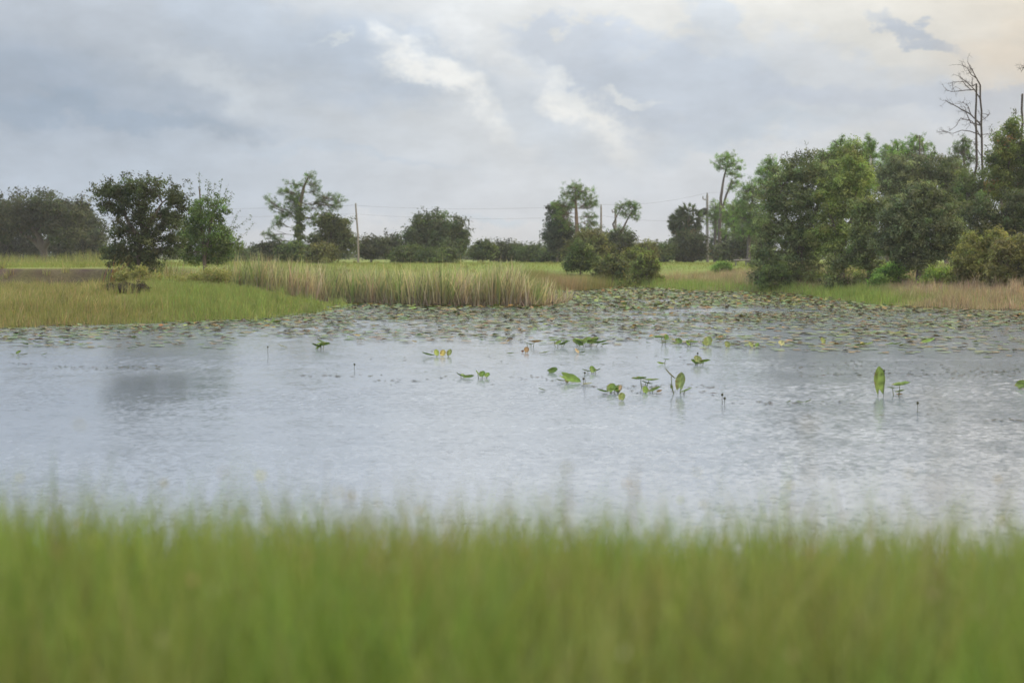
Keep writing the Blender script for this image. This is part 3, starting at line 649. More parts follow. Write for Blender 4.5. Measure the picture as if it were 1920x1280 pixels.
# ---- dead trees
DEAD = (.085, .072, .065)
def dead(label, Y, paths):
    g = ground_pt(paths[0][0][0][0], Y); root = empty('dead_tree', g, label, 'dead tree', 'bare dead trees at the right edge'); s = Y / F
    tb = MB(); bb = MB(); dl = []
    for k, (tr, r0, r1) in enumerate(paths):
        P = [at(px, py, Y) for px, py in tr]
        if k == 0: P[0] = g - np.array((0, 0, .1))
        else:
            pts_ = np.concatenate(dl); P[0] = pts_[np.argmin(np.linalg.norm(pts_ - P[0], axis=1))]
            sl = rng.normal(0, 1) * .35
            for j in range(1, len(P)): P[j][1] += sl * np.linalg.norm(P[j] - P[0])
        d = np.concatenate([wander(P[j], P[j + 1], 5, .05)[(0 if j == 0 else 1):] for j in range(len(P) - 1)])
        dl.append(d)
        tube(tb if k == 0 else bb, d, (r0 * s, r1 * s), 7 if k == 0 else 5, DEAD)
        if k and len(d) > 5:
            for _ in range(7):
                q = d[rng.integers(len(d) // 3, len(d))]; e = q + unit(rng.normal(0, 1, 3) + np.array((-.7, 0, .3))) * s * rng.uniform(8, 22)
                tw = wander(q, e, 5, .18); tube(bb, tw, (.35 * s, .14 * s), 4, DEAD, False)
                for _ in range(2):
                    e2 = tw[3] + unit(rng.normal(0, 1, 3) + np.array((-.5, 0, 0))) * s * rng.uniform(4, 10); tube(bb, wander(tw[3], e2, 4, .15), (.2 * s, .1 * s), 4, DEAD, False)
    tb.build('trunk', M_bark, root, True, g)
    if bb.n: bb.build('branches', M_bark, root, True, g)
dead('bare dead tree whose limbs all sweep to the left', 104, [
    ([(1845, 500), (1843, 400), (1841, 260), (1838, 160), (1832, 150)], 2.8, 1.1),
    ([(1838, 152), (1828, 140), (1820, 125), (1816, 116)], 1.2, .4), ([(1832, 148), (1820, 140), (1812, 128), (1798, 122)], 1.0, .35),
    ([(1840, 185), (1826, 168), (1812, 156), (1796, 144)], 1.2, .4), ([(1826, 168), (1805, 170), (1785, 172), (1773, 168)], 1.0, .35), ([(1820, 166), (1800, 155), (1778, 157)], .9, .3),
    ([(1841, 228), (1822, 214), (1800, 200), (1782, 190), (1778, 186)], 1.5, .5), ([(1822, 214), (1815, 200), (1803, 191)], 1.0, .35),
    ([(1840, 245), (1822, 230), (1815, 210), (1814, 200)], 1.3, .4), ([(1841, 250), (1822, 228), (1800, 222), (1792, 236), (1776, 248)], 1.0, .3),
    ([(1841, 246), (1820, 246), (1805, 244), (1788, 250), (1772, 246)], 1.1, .35), ([(1842, 280), (1830, 265), (1812, 262)], .8, .3), ([(1842, 225), (1850, 220), (1856, 212)], .7, .25),
    ([(1842, 245), (1860, 250), (1872, 262)], .8, .25), ([(1842, 300), (1860, 300), (1872, 306)], .7, .25)])
dead('straight limbless dead trunk beside the swept dead tree', 103, [([(1833, 500), (1832, 400), (1831, 280), (1831, 157)], 3.1, 1.6), ([(1832, 168), (1824, 162), (1822, 154)], 1.0, .5)])
dead('dead snag trunk at the right frame edge', 98, [([(1912, 500), (1913, 380), (1915, 280), (1917, 176)], 3.6, 1.8), ([(1917, 182), (1913, 180)], .6, .3)])
dead('dead tree beyond the right frame edge with one limb reaching in', 100, [([(1948, 500), (1945, 350), (1944, 130)], 3.4, 1.6), ([(1944, 150), (1930, 130), (1916, 126), (1909, 138)], 1.2, .4), ([(1944, 180), (1930, 165), (1918, 130)], 1.1, .4)])

# ---- poles, wires, fence
def pole(label, Y, path, r, arm=None, can=None, col=(.27, .25, .23), group='utility poles along the field'):
    g = ground_pt(path[0][0], Y); root = empty('utility_pole', g, label, 'utility pole', group); s = Y / F
    P = [at(*p, Y) for p in path]; P[0] = g - np.array((0, 0, .2))
    d = np.concatenate([wander(P[j], P[j + 1], 4, .004)[(0 if j == 0 else 1):] for j in range(len(P) - 1)])
    b = MB(); tube(b, d, (r * 1.15, r * .8), 10, col); b.build('pole', M_wood, root, True, g)
    top = P[-1]
    b = MB(); tube(b, [top, top + (0, 0, .18), top + (0, 0, .3)], (.07, .09, .04), 8, (.2, .19, .18)); b.build('insulator', M_metal, root, True, g)
    if arm:
        a0, a1 = at(*arm[0], Y), at(*arm[1], Y); b = MB(); tube(b, [a0, (a0 + a1) / 2, a1], (.07, .07), 6, col); b.build('crossarm', M_wood, root, False, g)
        b = MB(); tube(b, [a0, a0 + (0, 0, .25), a0 + (0, 0, .36)], (.05, .08, .03), 8, (.2, .19, .18)); b.build('insulator', M_metal, root, True, g)
    if can:
        c, rr, hh, cc = at(*can[0], Y), can[1], can[2], can[3]; c[1] -= .25
        b = MB(); tube(b, [c - (0, 0, hh / 2), c - (0, 0, hh * .45), c, c + (0, 0, hh * .42), c + (0, 0, hh * .5)], (rr * .9, rr, rr, rr, rr * .7), 12, cc)
        tube(b, [c + (0, .02, .1), c + (0, .3, .1)], (.04, .04), 6, cc)
        b.build('transformer', M_metal, root, True, g)
    return top
pole('leaning weathered pole standing behind the reeds', 150, [(672, 489), (671, 440), (667, 386)], .10)
p1 = pole('grey pole in the middle clump right of the tallest pine', 172, [(1127, 491), (1127, 440), (1127, 388)], .13)
p2 = pole('short pole with crossarm beside the thin leaning pine', 174, [(1154, 491), (1154, 440), (1154, 395)], .15, [(1148, 398), (1157, 397)])
p3 = pole('tall grey pole with dark transformer beside the palms', 176, [(1327, 491), (1326, 430), (1326, 366)], .18, [(1318, 373), (1327, 376)], [(1321, 396), .28, .8, (.03, .03, .035)], (.33, .32, .31))
pole('pale pole with whitish transformer inside the wood', 118, [(1634, 500), (1633, 400), (1632, 296)], .12, None, [(1635, 362), .28, 1.0, (.5, .52, .54)], (.42, .42, .42))
def wire(label, pts, sag):
    mb = MB()
    for a, b in zip(pts[:-1], pts[1:]):
        t = np.linspace(0, 1, 20)[:, None]; p = a + (b - a) * t; p[:, 2] -= sag * 4 * (t * (1 - t))[:, 0]
        tube(mb, p, (.009, .009), 5, (.10, .10, .11), False)
    tag(mb.build('power_line', M_metal, loc=pts[0]), label, 'wire', 'power lines over the field')
wire('upper power line strung above the field between the poles', [at(-300, 392, 190), at(662, 385, 178), p1 + (0, 0, .3), p3 + (0, 0, .3), at(2300, 300, 170)], .5)
wire('lower power line strung below the upper one', [at(-300, 406, 190), at(662, 401, 178), at(1127, 404, 172.3), at(1326, 408, 176.3), at(2300, 330, 170)], .5)
g = ground_pt(1398, 125); rt = empty('log_rail_fence', g, 'low grey log rail between short posts beside the wood', 'fence')
for dxp in (-.85, .05, .9):
    q = g + np.array((dxp, 0, 0)); q[2] = terr(q[:1], q[1:2])[0]
    b = MB(); tube(b, [q - (0, 0, .1), q + (0, 0, .3), q + (0, 0, .55)], (.07, .065, .06), 7, (.2, .19, .18)); b.build('post', M_wood, rt, True, g)
b = MB(); tube(b, wander(g + (-1.05, -.12, .45), g + (1.1, -.12, .5), 6, .01), (.08, .07), 8, (.22, .21, .20)); b.build('rail', M_wood, rt, True, g)

# ---- far low scrub along the horizon (one mass)
mb = MB(); n = 1600; a = rng.uniform(-.62, .62, n); D = rng.uniform(255, 330, n); c = np.stack([np.sin(a) * D, np.cos(a) * D, np.zeros(n)], 1)
hh = 1.9 + .8 * vnoise(a * 60, a * 0, 1.5, 3); c[:, 2] = 1.5 + rng.random(n) * np.maximum(hh, .8)
m = 26; pos = (c[:, None] + rng.normal(0, 1, (n, m, 3)) * np.array((.9, .9, .5))).reshape(-1, 3)
leaves(mb, pos, .35 * (.6 + .7 * rng.random(n * m)), .2, np.repeat(pick([(.05, .065, .04), (.065, .085, .045)], n, .15), m, 0))
tag(mb.build('distant_scrub', M_leaf), 'thin line of distant scrub closing the field at the horizon', 'scrub', kind='stuff')

# ------------------------------------------------------------------ reeds and bank plants
REED_F = ([250, 300, 420, 640, 740, 800, 1000, 1040, 1075], [76, 74, 70.5, 69, 66, 64.6, 64.6, 67, 72])
def reed_pts(n, deep):
    px = rng.uniform(262, 1072, n); Yd = np.interp(px, *REED_F) + rng.random(n) ** 1.4 * deep
    x = (px - 960) / F * Yd
    return px, np.stack([x, Yd, np.maximum(terr(x, Yd), -.12)], 1)
mb = MB(); n = 7000; px, b = reed_pts(n, 4.5)
clump = vnoise(b[:, 0], b[:, 1] * .35, .5, 21); cl2 = vnoise(b[:, 0], b[:, 1] * .25, 1.5, 22)
keep = (clump + .75 + rng.random(n) * .8 > .62) & (rng.random(n) < np.interp(px, [975, 1072], [1, .22])) & ((px > 420) | (rng.random(n) < .55)); b = b[keep]; px = px[keep]; clump = clump[keep]; cl2 = cl2[keep]; n = len(b)
h = 2.25 * rng.uniform(.22, 1.0, n) ** .62 + .3 * cl2 + .3 * clump; h *= np.interp(px, [262, 330, 440, 480, 610, 680, 900, 960, 1000, 1035, 1072], [.62, .7, 1.05, 1.24, 1.18, .93, .98, 1.1, .88, .62, .34]); h *= np.where(rng.random(n) < .06, 1.2, 1)
h = np.clip(h, .5, 2.7)
tan = np.clip(.40 + .9 * vnoise(b[:, 0], b[:, 1] * .3, .5, 23) * 1.25 + .22 * rng.normal(0, 1, n), 0, 1)[:, None]
cg = pick([(.17, .245, .085), (.21, .28, .105), (.27, .31, .13), (.10, .155, .06)], n, .28); ct = pick([(.44, .365, .27), (.54, .47, .37), (.34, .275, .225)], n, .28); cg = cg * 1.05
col = cg * (1 - tan) + ct * tan
lean = rng.normal(0, .17, (n, 2)) + np.array((.08, 0)); 
blades(mb, b, h, .04 + .035 * rng.random(n), lean, col, 5, .45, basecol=np.clip(col * .5 + np.array((.13, .095, .09)), 0, 1))
n2 = 900; px2, b2 = reed_pts(n2, 3.0); k = (px2 > 420) & (px2 < 1030); b2 = b2[k]; n2 = len(b2)
blades(mb, b2, rng.uniform(1.3, 2.75, n2) * np.interp(px2[k], [420, 980, 1030], [1, 1, .6]), .036, rng.normal(.08, .26, (n2, 2)), pick([(.58, .50, .33), (.5, .4, .27), (.34, .37, .12)], n2, .12), 4, .6)
# dead, broken lower leaves
n = 4200; px, b = reed_pts(n, 3.2); k = px > 400; b = b[k]; n = len(b)
blades(mb, b, rng.uniform(.3, 1.05, n), .05, rng.normal(0, .5, (n, 2)), pick([(.38, .32, .29), (.27, .22, .20), (.46, .39, .33), (.16, .13, .12)], n, .18), 3, .5)
tag(mb.build('cattail_reeds', M_grass), 'tall tan and green cattail reed bed standing in the water', 'reeds', kind='stuff')
# lower mixed grass running from the reeds back to the inlet
mb = MB(); n = 16000; px = rng.uniform(985, 1150, n); Yd = rng.uniform(72, 100, n); x = (px - 960) / F * Yd; sd = sdist(x, Yd); k = (sd > -2.2) & (sd < 10)
b = np.stack([x, Yd, np.maximum(terr(x, Yd), -.05)], 1)[k]; n = len(b)
t = np.clip(.5 + .7 * vnoise(b[:, 0], b[:, 1], 1.2, 31), 0, 1)[:, None]
blades(mb, b, rng.uniform(.5, 1.35, n), .03, rng.normal(.08, .14, (n, 2)), pick([(.15, .185, .045), (.19, .21, .06)], n) * (1 - t) + pick([(.30, .22, .14), (.26, .2, .13)], n) * t, 3)
tag(mb.build('inlet_grass', M_grass), 'straw and green waterside grass between the reed bed and the inlet shrubs', 'grass', kind='stuff')

def bank(name, label, n, pxr, Yr, sdr, hr, colf, wd=.016, leanx=0.0, lz=.16, seed=40, tus=0, th_=1.0, cutface=False):
    mb = MB(); px = rng.uniform(*pxr, n); Yd = rng.uniform(*Yr, n); x = (px - 960) / F * Yd; sd = sdist(x, Yd)
    k = (sd > sdr[0]) & (sd < sdr[1]); x, Yd, sd, px = x[k], Yd[k], sd[k], px[k]; n = len(x)
    b = np.stack([x, Yd, np.maximum(terr(x, Yd), -.03) - .02], 1)
    if tus:
        ti = rng.choice(n, tus); reps = 26; j = np.repeat(ti, reps); tb_ = b[j] + np.stack([rng.normal(0, .13, len(j)), rng.normal(0, .13, len(j)), np.zeros(len(j))], 1)
        tcol, _ = colf(px[j], b[j], sd[j], len(j)); f_ = np.repeat(rng.uniform(.75, 1.3, (tus, 1)), reps, 0)
        blades(mb, tb_, rng.uniform(.35, 1.0, len(j)) * np.repeat(rng.uniform(.6, 1.15, tus), reps) * th_, wd * 1.3, rng.normal(0, .3, (len(j), 2)) + np.array((.08, 0)), np.clip(tcol * f_, 0, 1), 3, .4)
    if cutface: m_ = ~((px < 238) & (b[:, 1] > 75.2) & (b[:, 1] < 79.4)); b, px, sd = b[m_], px[m_], sd[m_]; n = len(b)
    ex = (((px - 238) / 27) ** 2 + ((b[:, 1] - 55.6) / 2.6) ** 2 < 1) & (rng.random(n) < .8); b, px, sd = b[~ex], px[~ex], sd[~ex]; n = len(b)
    col, hm = colf(px, b, sd, n)
    blades(mb, b, rng.uniform(*hr, n) * hm, wd * (.7 + .6 * rng.random(n)), rng.normal(0, lz, (n, 2)) + np.array((leanx, 0)), col, 3, .3)
    tag(mb.build(name, M_grass), label, 'grass', kind='stuff')
def cf_left(px, b, sd, n):
    lush = np.clip(sst(120, 420, px) * 1.1 - sst(6, 18, sd) * .55 + .35 * vnoise(b[:, 0], b[:, 1], 2.2, 41) + .15 * rng.normal(0, 1, n), 0, 1)[:, None]
    g = pick([(.18, .25, .075), (.21, .275, .09), (.155, .215, .07), (.24, .25, .10)], n, .15)
    d = pick([(.22, .225, .085), (.28, .25, .125), (.34, .255, .17), (.16, .185, .07)], n, .15, [.35, .3, .15, .2])
    return g * lush + d * (1 - lush), (.8 + .4 * np.clip(vnoise(b[:, 0], b[:, 1], 1.1, 42), -1, 1)) * (1 - .5 * sst(430, 600, px))
bank('left_bank_grass', 'soft green and straw grass mound on the left bank', 110000, (-160, 660), (43, 77.5), (-.7, 40), (.2, .52), cf_left, .018, tus=420, th_=.8, cutface=True)
def cf_right(px, b, sd, n):
    br = np.clip(.55 + .55 * vnoise(b[:, 0], b[:, 1], 2.6, 51) + .5 * sst(1620, 1760, px) + .25 * sst(2, 4, sd) - 1.15 * np.exp(-((sd - .6) / (1.5 + .7 * vnoise(b[:, 0], b[:, 1] * 0, 2.2, 53))) ** 2) * (1 - sst(1600, 1760, px + 60 * vnoise(b[:, 0], b[:, 1], 1.5, 54))) + .15 * rng.normal(0, 1, n) - .3 * sst(7, 13, sd), 0, 1)[:, None]
    g = pick([(.19, .28, .075), (.22, .31, .09), (.24, .28, .09)], n, .12); d = pick([(.36, .27, .22), (.41, .32, .25), (.29, .215, .175)], n, .15)
    return g * (1 - br) + d * br, .85 + .3 * np.clip(vnoise(b[:, 0], b[:, 1], 1.3, 52), -1, 1)
bank('right_bank_grass', 'rose-brown and green grass along the right shoreline', 110000, (1120, 2100), (56, 108), (-.2, 15), (.25, .62), cf_right, .018, tus=420, th_=1.0)
def cf_field(px, b, sd, n):
    y = np.clip(.5 + .6 * vnoise(b[:, 0], b[:, 1], 4, 61), 0, 1)[:, None]
    return pick([(.175, .245, .06), (.155, .22, .055)], n, .1) * (1 - y) + pick([(.25, .24, .085), (.215, .23, .075)], n, .1) * y, np.ones(n)
bank('field_grass', 'mown yellow-green field grass behind the pond', 60000, (-160, 2080), (78, 150), (12, 200), (.10, .24), cf_field, .03, cutface=True)
def cf_face(px, b, sd, n):
    return pick([(.24, .20, .12), (.30, .26, .14), (.16, .18, .07), (.14, .10, .085), (.11, .08, .07)], n, .15), .6 + .5 * rng.random(n)
bank('bank_face_weeds', 'dry weeds and roots hanging on the dark eroded bank face', 4200, (-160, 235), (74.8, 79.8), (12, 60), (.3, .95), cf_face, .03, lz=.35)
# tall weeds in front of the far oaks and behind the reeds
def cf_weed(px, b, sd, n):
    return pick([(.20, .22, .07), (.27, .25, .11), (.16, .19, .06)], n, .15), .7 + .5 * np.clip(vnoise(b[:, 0], b[:, 1] * .2, 2.5, 71), 0, 1)
bank('field_weeds', 'tall thin pale weeds in front of the far left oaks', 1500, (-60, 200), (140, 160), (20, 200), (.6, 1.7), cf_weed, .035)

bank('meadow_tufts', 'scattered rough grass tufts over the meadow behind the pond', 7000, (-60, 1500), (82, 170), (9, 200), (.10, .30), cf_weed, .035, lz=.3, tus=160, th_=.45)
# leaning red-stemmed reed tuft and dog fennel plants on the left bank
def tuft(name, label, cat, px, Y, n, h, w_, cols, leanx, spread, group=None, part='blades'):
    g = ground_pt(px, Y); r = empty(name, g, label, cat, group); mb = MB()
    b = np.tile(g, (n, 1)) + np.stack([rng.normal(0, spread, n), rng.normal(0, spread, n), np.full(n, -.03)], 1)
    blades(mb, b, rng.uniform(*h, n), w_, rng.normal(0, .16, (n, 2)) + np.array((leanx, 0)), pick(cols, n, .15), 4, .35)
    mb.build(part, M_grass, r, False, g); return r, g
tuft('reed_tuft', 'slanting reed tuft with reddish stems below the pond-edge oak', 'reeds', 208, 74, 60, (1.0, 1.9), .05, [(.17, .21, .05), (.23, .25, .07), (.26, .13, .06)], .38, .18, 'reed tufts on the left bank')
for px, Y, lx in ((300, 73, .2), (325, 74, .1), (345, 72.5, .25), (375, 73, .15)):
    tuft('reed_tuft', {300: 'arching straw reed tuft just right of the oak foot', 325: 'upright green reed tuft second right of the oak foot', 345: 'widest leaning reed tuft before the young tree', 375: 'reed tuft left of the main reed bed'}[px], 'reeds', px, Y, 55, (.9, 1.7), .045, [(.18, .21, .06), (.28, .24, .12), (.22, .24, .07)], lx, .22, 'reed tufts on the left bank')
def fennel(label, px, Y, h, wd):
    g = ground_pt(px, Y); r = empty('dog_fennel', g, label, 'weed', 'yellow feathery weeds on the left bank'); sb = MB(); fb_ = MB()
    for _ in range(14):
        e = g + np.array((rng.normal(0, wd * .45), rng.normal(0, wd * .3), h * rng.uniform(.6, 1.05))); p = wander(g, e, 6, .1); tube(sb, p, (.012, .005), 4, (.2, .17, .08), False)
        m = 70; q = p[-1] + rng.normal(0, 1, (m, 3)) * np.array((.17, .17, .13)); L = .05 + .04 * rng.random(m); leaves(fb_, q, L, L * .35, pick([(.27, .28, .10), (.21, .235, .08), (.33, .32, .14)], m, .15))
    sb.build('stems', M_bark, r, False, g); fb_.build('flower_plumes', M_leaf, r, False, g)
for a in [('yellow feathery weed in front of the oak foot', 264, 72, 1.0, .35), ('low yellow weed by the slanting reed tuft', 232, 72, .75, .3), ('broad yellow feathery weed against the reed bed', 395, 69, 1.05, .5), ('yellow feathery weed left of the broad one', 370, 69.5, .85, .45), ('straw-coloured weed at the right end of the yellow weeds', 412, 68.5, .95, .35), ('pale weed between oak foot and broad yellow weed', 335, 70, .7, .4), ('small yellow weed above the dark mound bush', 295, 70, .6, .3)]:
    fennel(*a)
tree('mound_bush', 'small dark brown bush mounded on the left grass bank', 'bush', 57, [[(238, 565), (238, 552)]], [(238, 550, 20, 10), (220, 555, 14, 9), (257, 555, 14, 9), (238, 560, 30, 9), (222, 566, 18, 9), (254, 566, 18, 9), (238, 569, 22, 9)], [(.032, .03, .022), (.05, .038, .03), (.035, .04, .02)], .045, 420, 36, .11, rad=(.03, .015), limb=.015, skirt=.8)

# ------------------------------------------------------------------ floating pads
PC = {'grey-green': (.105, .17, .065), 'yellow-green': (.17, .20, .045), 'rust brown': (.20, .125, .03), 'dark brown': (.06, .045, .022)}
def pad_verts(kind, n=11):
    """round pad with a notch, slightly cupped"""
    th = np.linspace(.14, 2 * np.pi - .14, n); r = .5 * (1 + .05 * rng.normal(0, 1, n))
    lift = {'flat': .01, 'cup': .035, 'curl': .11}[kind]
    ph = rng.random() * 6.28
    z = lift * (.35 + .65 * np.maximum(0, np.sin(th * 2 + ph))) * (.6 + .6 * rng.random(n))
    if kind == 'curl': r = r * (.75 + .25 * np.cos(th * 2 + ph))
    v = np.concatenate([[[0, 0, 0]], np.stack([r * .55 * np.cos(th), r * .5 * np.sin(th), z * .3], 1), np.stack([1.12 * r * np.cos(th), .95 * r * np.sin(th), z], 1)])
    f3 = np.array([[0, 1 + i, 2 + i] for i in range(n - 1)]); f4 = np.array([[1 + i, 1 + n + i, 2 + n + i, 2 + i] for i in range(n - 1)])
    return v, f3, f4
# candidate positions
YB = ([-200, 0, 440, 480, 640, 1000, 1300, 1500, 1650, 1930, 2200], [654, 652, 655, 632, 640, 646, 652, 660, 668, 668, 672])
N = 150000; Yd = np.sqrt(rng.uniform(30.0 ** 2, 104.0 ** 2, N)); px = rng.uniform(-180, 2100, N); x = (px - 960) / F * Yd
py = 480 + H * F / Yd; ins = sdist(x, Yd) < -.1
dep = np.interp(px, *YB) - py
pr = np.interp(dep, [-4, 0, 2, 10, 30, 50, 80], [0, .05, .24, .34, .5, .88, 1.0])
pr *= np.clip(.62 + .75 * vnoise(x, Yd * 2.2, 1.6, 81), .08, 1.15)
pr *= np.where((px > 1420) & (py > 598), np.clip(.75 + .7 * vnoise(x * .6, Yd * 3.0, 1.2, 82), .15, 1), 1)
lane = np.exp(-(((px - 1400) / 170) ** 4)) * np.exp(-(((py - 583) / 5) ** 2)); pr *= 1 - .93 * lane
pr *= np.where((px > 1700) & (py > 612) & (py < 632), .45, 1)
pr *= np.where((px < 470) & (px > 180) & (py > 636), .55, 1)
k = ins & (rng.random(N) < pr * 1.0); x, Yd, px, py = x[k], Yd[k], px[k], py[k]; n = len(x)
order = np.argsort(Yd); x, Yd, px, py = x[order], Yd[order], px[order], py[order]
size = np.clip(rng.normal(.205, .05, n), .11, .34) * np.interp(Yd, [30, 60, 100], [1, 1, 1.08])
warm = .5 + .5 * vnoise(x, Yd, 2.5, 83)
names = list(PC); far = sst(55, 80, Yd)
probs = np.stack([.50 + 0 * x, .16 + .26 * far, .16 + .14 * warm, .17 * np.ones(n)], 1); probs /= probs.sum(1, keepdims=True)
ci = (rng.random((n, 1)) > np.cumsum(probs, 1)).sum(1).clip(0, 3)
kinds = np.where(rng.random(n) < .60, 0, np.where(rng.random(n) < .6, 1, 2)); kinds = np.where(ci == 3, 2, kinds)
KN = ['flat', 'cup', 'curl']
lib = {}
NI = 300
mesh_lib = {}
for a, cn in enumerate(names):
    for b_, kn in enumerate(KN):
        for v_ in range(2):
            v, f3, f4 = pad_verts(kn); lib[(a, b_, v_)] = (v, f3, f4)
            m_ = MB(); sh = 1 + .1 * rng.normal(0, 1, (len(v), 1)); m_.add(v, f3, np.asarray(PC[cn]) * sh); m_.f.append(f4); m_.mi.append(np.zeros(len(f4), int))
            mesh_lib[(a, b_, v_)] = m_.mesh('lily_pad', M_pad, True)
SHAPE = ['flat', 'slightly cupped', 'curled']
carpet = MB()
for i_ in range(n):
    key = (int(ci[i_]), int(kinds[i_]), int(rng.integers(2)))
    s_ = size[i_]; rz = rng.random() * 6.28; tx, ty = rng.normal(0, .025 if kinds[i_] < 2 else .10, 2); z = .012 + rng.random() * .03 + (0.02 if kinds[i_] == 2 else 0)
    if Yd[i_] > 60 and rng.random() < .25: z += rng.random() * .08; tx += rng.normal(0, .2)
    if i_ < NI:
        o = bpy.data.objects.new('lily_pad', mesh_lib[key]); COL.objects.link(o)
        o.location = (x[i_], Yd[i_], z); o.rotation_euler = (tx, ty, rz); o.scale = (s_, s_, s_)
        zone = 'left' if px[i_] < 640 else ('middle' if px[i_] < 1280 else 'right')
        tag(o, f'{SHAPE[key[1]]} {names[key[0]]} lily pad at the {zone} of the front row of floating pads', 'lily pad', 'floating lily pads at the front of the carpet')
    else:
        v, f3, f4 = lib[key]; cz, sz = math.cos(rz), math.sin(rz)
        R = np.array(((cz, -sz, 0), (sz, cz, 0), (0, 0, 1))) ; T = np.array(((1, 0, ty), (0, 1, -tx), (-ty, tx, 1)))
        vv = v @ R.T @ T.T * s_ + np.array((x[i_], Yd[i_], z))
        c = np.asarray(PC[names[key[0]]]) * (1 + .2 * rng.normal()) * (1 + .08 * rng.normal(0, 1, 3))
        n0 = carpet.n; carpet.add(vv, f3, np.clip(c, .01, 1)); carpet.f.append(f4 + n0); carpet.mi.append(np.zeros(len(f4), int))
tag(carpet.build('lily_pad_carpet', M_pad, smooth=True), 'dense carpet of green, yellow and rusty lily pads covering the far water', 'lily pads', kind='stuff')
print('pads', n)

# ------------------------------------------------------------------ raised pond-lily plants in the open water
LG = [(.10, .19, .02), (.13, .23, .025), (.08, .15, .022)]
def leaf_mesh(L, Wd, fold, cup, col, notch=.22, nseg=9):
    """heart-shaped pond-lily blade from notch (-x) to tip (+x), folded along the midrib"""
    m_ = MB(); t = np.linspace(0, 1, nseg); mid = np.stack([(t - .25) * L, 0 * t, cup * L * (t - .3) ** 2], 1)
    hw = Wd * .5 * np.sin(np.pi * np.clip(t * .93 + .07, 0, 1)) ** .55 * (1 - .25 * t)
    rows = []
    for sgn in (-1, 1):
        e = mid.copy(); e[:, 1] += sgn * hw; e[:, 2] += fold * hw + .04 * Wd * rng.normal(0, 1, nseg) * .4
        e[0, 0] -= notch * L; e[1, 0] -= notch * L * .45
        h_ = (mid + e) / 2; h_[:, 2] -= .06 * hw
        V = np.concatenate([mid, h_, e]); a = np.arange(nseg - 1)
        f = np.concatenate([np.stack([a, a + 1, nseg + a + 1, nseg + a], 1), np.stack([nseg + a, nseg + a + 1, 2 * nseg + a + 1, 2 * nseg + a], 1)])
        if sgn > 0: f = f[:, ::-1]
        cc = np.tile(np.asarray(col), (3 * nseg, 1)) * (1 + .22 * rng.normal(0, 1, (3 * nseg, 1))); cc[:nseg] *= 1.3; br_ = rng.random(nseg) < .18; cc[2 * nseg:][br_] = (.16, .11, .04)
        m_.add(V, f, np.clip(cc, .01, 1))
    return m_
from mathutils import Euler
def lily(label, px, py, lv, buds=(), group='raised pond lily plants in the open water'):
    """lv: (dx, dy in px of the blade centre from the waterline point, length px, width px, pitch deg, heading deg, roll deg, colour)"""
    g = onz(px, py); g[2] = 0; s = g[1] / F; r = empty('pond_lily', g, label, 'water plant', group)
    for (dx_, dy_, L, Wd, pitch, head, roll, col) in lv:
        if L < 33: pitch *= .68
        col = tuple(.8 * c_ + .2 * sum(col) / 3 for c_ in col)
        roll += rng.normal(0, 14); head += rng.normal(0, 12)
        c = np.array((dx_ * s, rng.normal(0, 1) * 4 * s, max(dy_ * s, .015)))
        m_ = leaf_mesh(L * s, Wd * s, .42, .3, col); me = m_.mesh('leaf', M_pad, True)
        o = bpy.data.objects.new('leaf', me); COL.objects.link(o); o.parent = r; o.location = c
        o.rotation_euler = (Euler((math.radians(roll), math.radians(-pitch), math.radians(head)), 'XYZ'))
        if dy_ > 3:
            b = MB(); foot = np.array((dx_ * s * .4 + rng.normal(0, 1.5) * s, c[1], -.15)); tube(b, wander(foot, c - np.array((0, 0, .004)), 6, .06), (.008, .006), 6, (.11, .14, .04)); b.build('stem', M_pad, r, True)
    for (dx_, h) in buds:
        b = MB(); a = np.array((dx_ * s, 0, -.1)); e = np.array((dx_ * s + rng.normal(0, .6) * s, 0, h * s)); tube(b, wander(a, e, 5, .03), (.005, .004), 6, (.07, .075, .04)); st = b.build('stem', M_pad, r, True)
        b = MB(); tube(b, [e, e + (0, 0, .012), e + (0, 0, .03), e + (0, 0, .042)], (.006, .018, .019, .009), 8, (.06, .065, .035)); b.build('flower_bud', M_pad, st, True)
    return r
G1, G2, G3 = LG; YE = (.36, .31, .06); YG = (.20, .25, .055); BR = (.27, .17, .07); PG = (.16, .24, .10); TN = (.33, .25, .13)
lily('single tall upright heart-shaped leaf, tallest in the open water', 1648, 743, [(1, 24, 44, 26, 82, 90, 4, (.20, .30, .05))], [(9, 46)])
lily('level ribbed leaf on a stem beside the tall upright leaf', 1684, 742, [(4, 19, 30, 26, 8, 10, 8, G2), (-9, 14, 14, 10, 5, 170, 0, G2), (2, 8, 20, 14, 12, 20, 0, PG), (2, 2, 12, 8, 0, 0, 0, BR)])
lily('domed dark leaf cut by the right frame edge', 1914, 729, [(0, 5, 26, 22, 25, 30, 20, G3)])
lily('hole-eaten upright leaf with a broken brown leaf leaning beside it', 1272, 738, [(4, 18, 32, 22, 80, 80, 0, (.17, .23, .06)), (-14, 34, 26, 8, 60, 160, 20, (.22, .2, .08)), (11, 5, 22, 10, 25, -10, 0, G2), (-13, 12, 8, 6, 70, 90, 0, G3)], [])
lily('pair of level leaves on thin dark stems left of the hole-eaten leaf', 1203, 727, [(-2, 17, 24, 24, -8, 180, 12, G1), (14, 14, 26, 14, -4, 5, -8, G2), (8, 9, 18, 10, -28, -10, 0, G3)])
lily('bushy low cluster of curled leaves, left end of the near row', 1144, 737, [(-12, 3, 20, 14, 18, 190, 10, G2), (0, 7, 24, 18, 40, 60, 10, G1), (9, 7, 22, 16, 35, 120, 0, G2), (15, 5, 18, 14, 50, 60, 0, G3), (3, 4, 26, 16, 15, 20, 0, G2), (19, 9, 10, 8, 75, 90, 0, TN)])
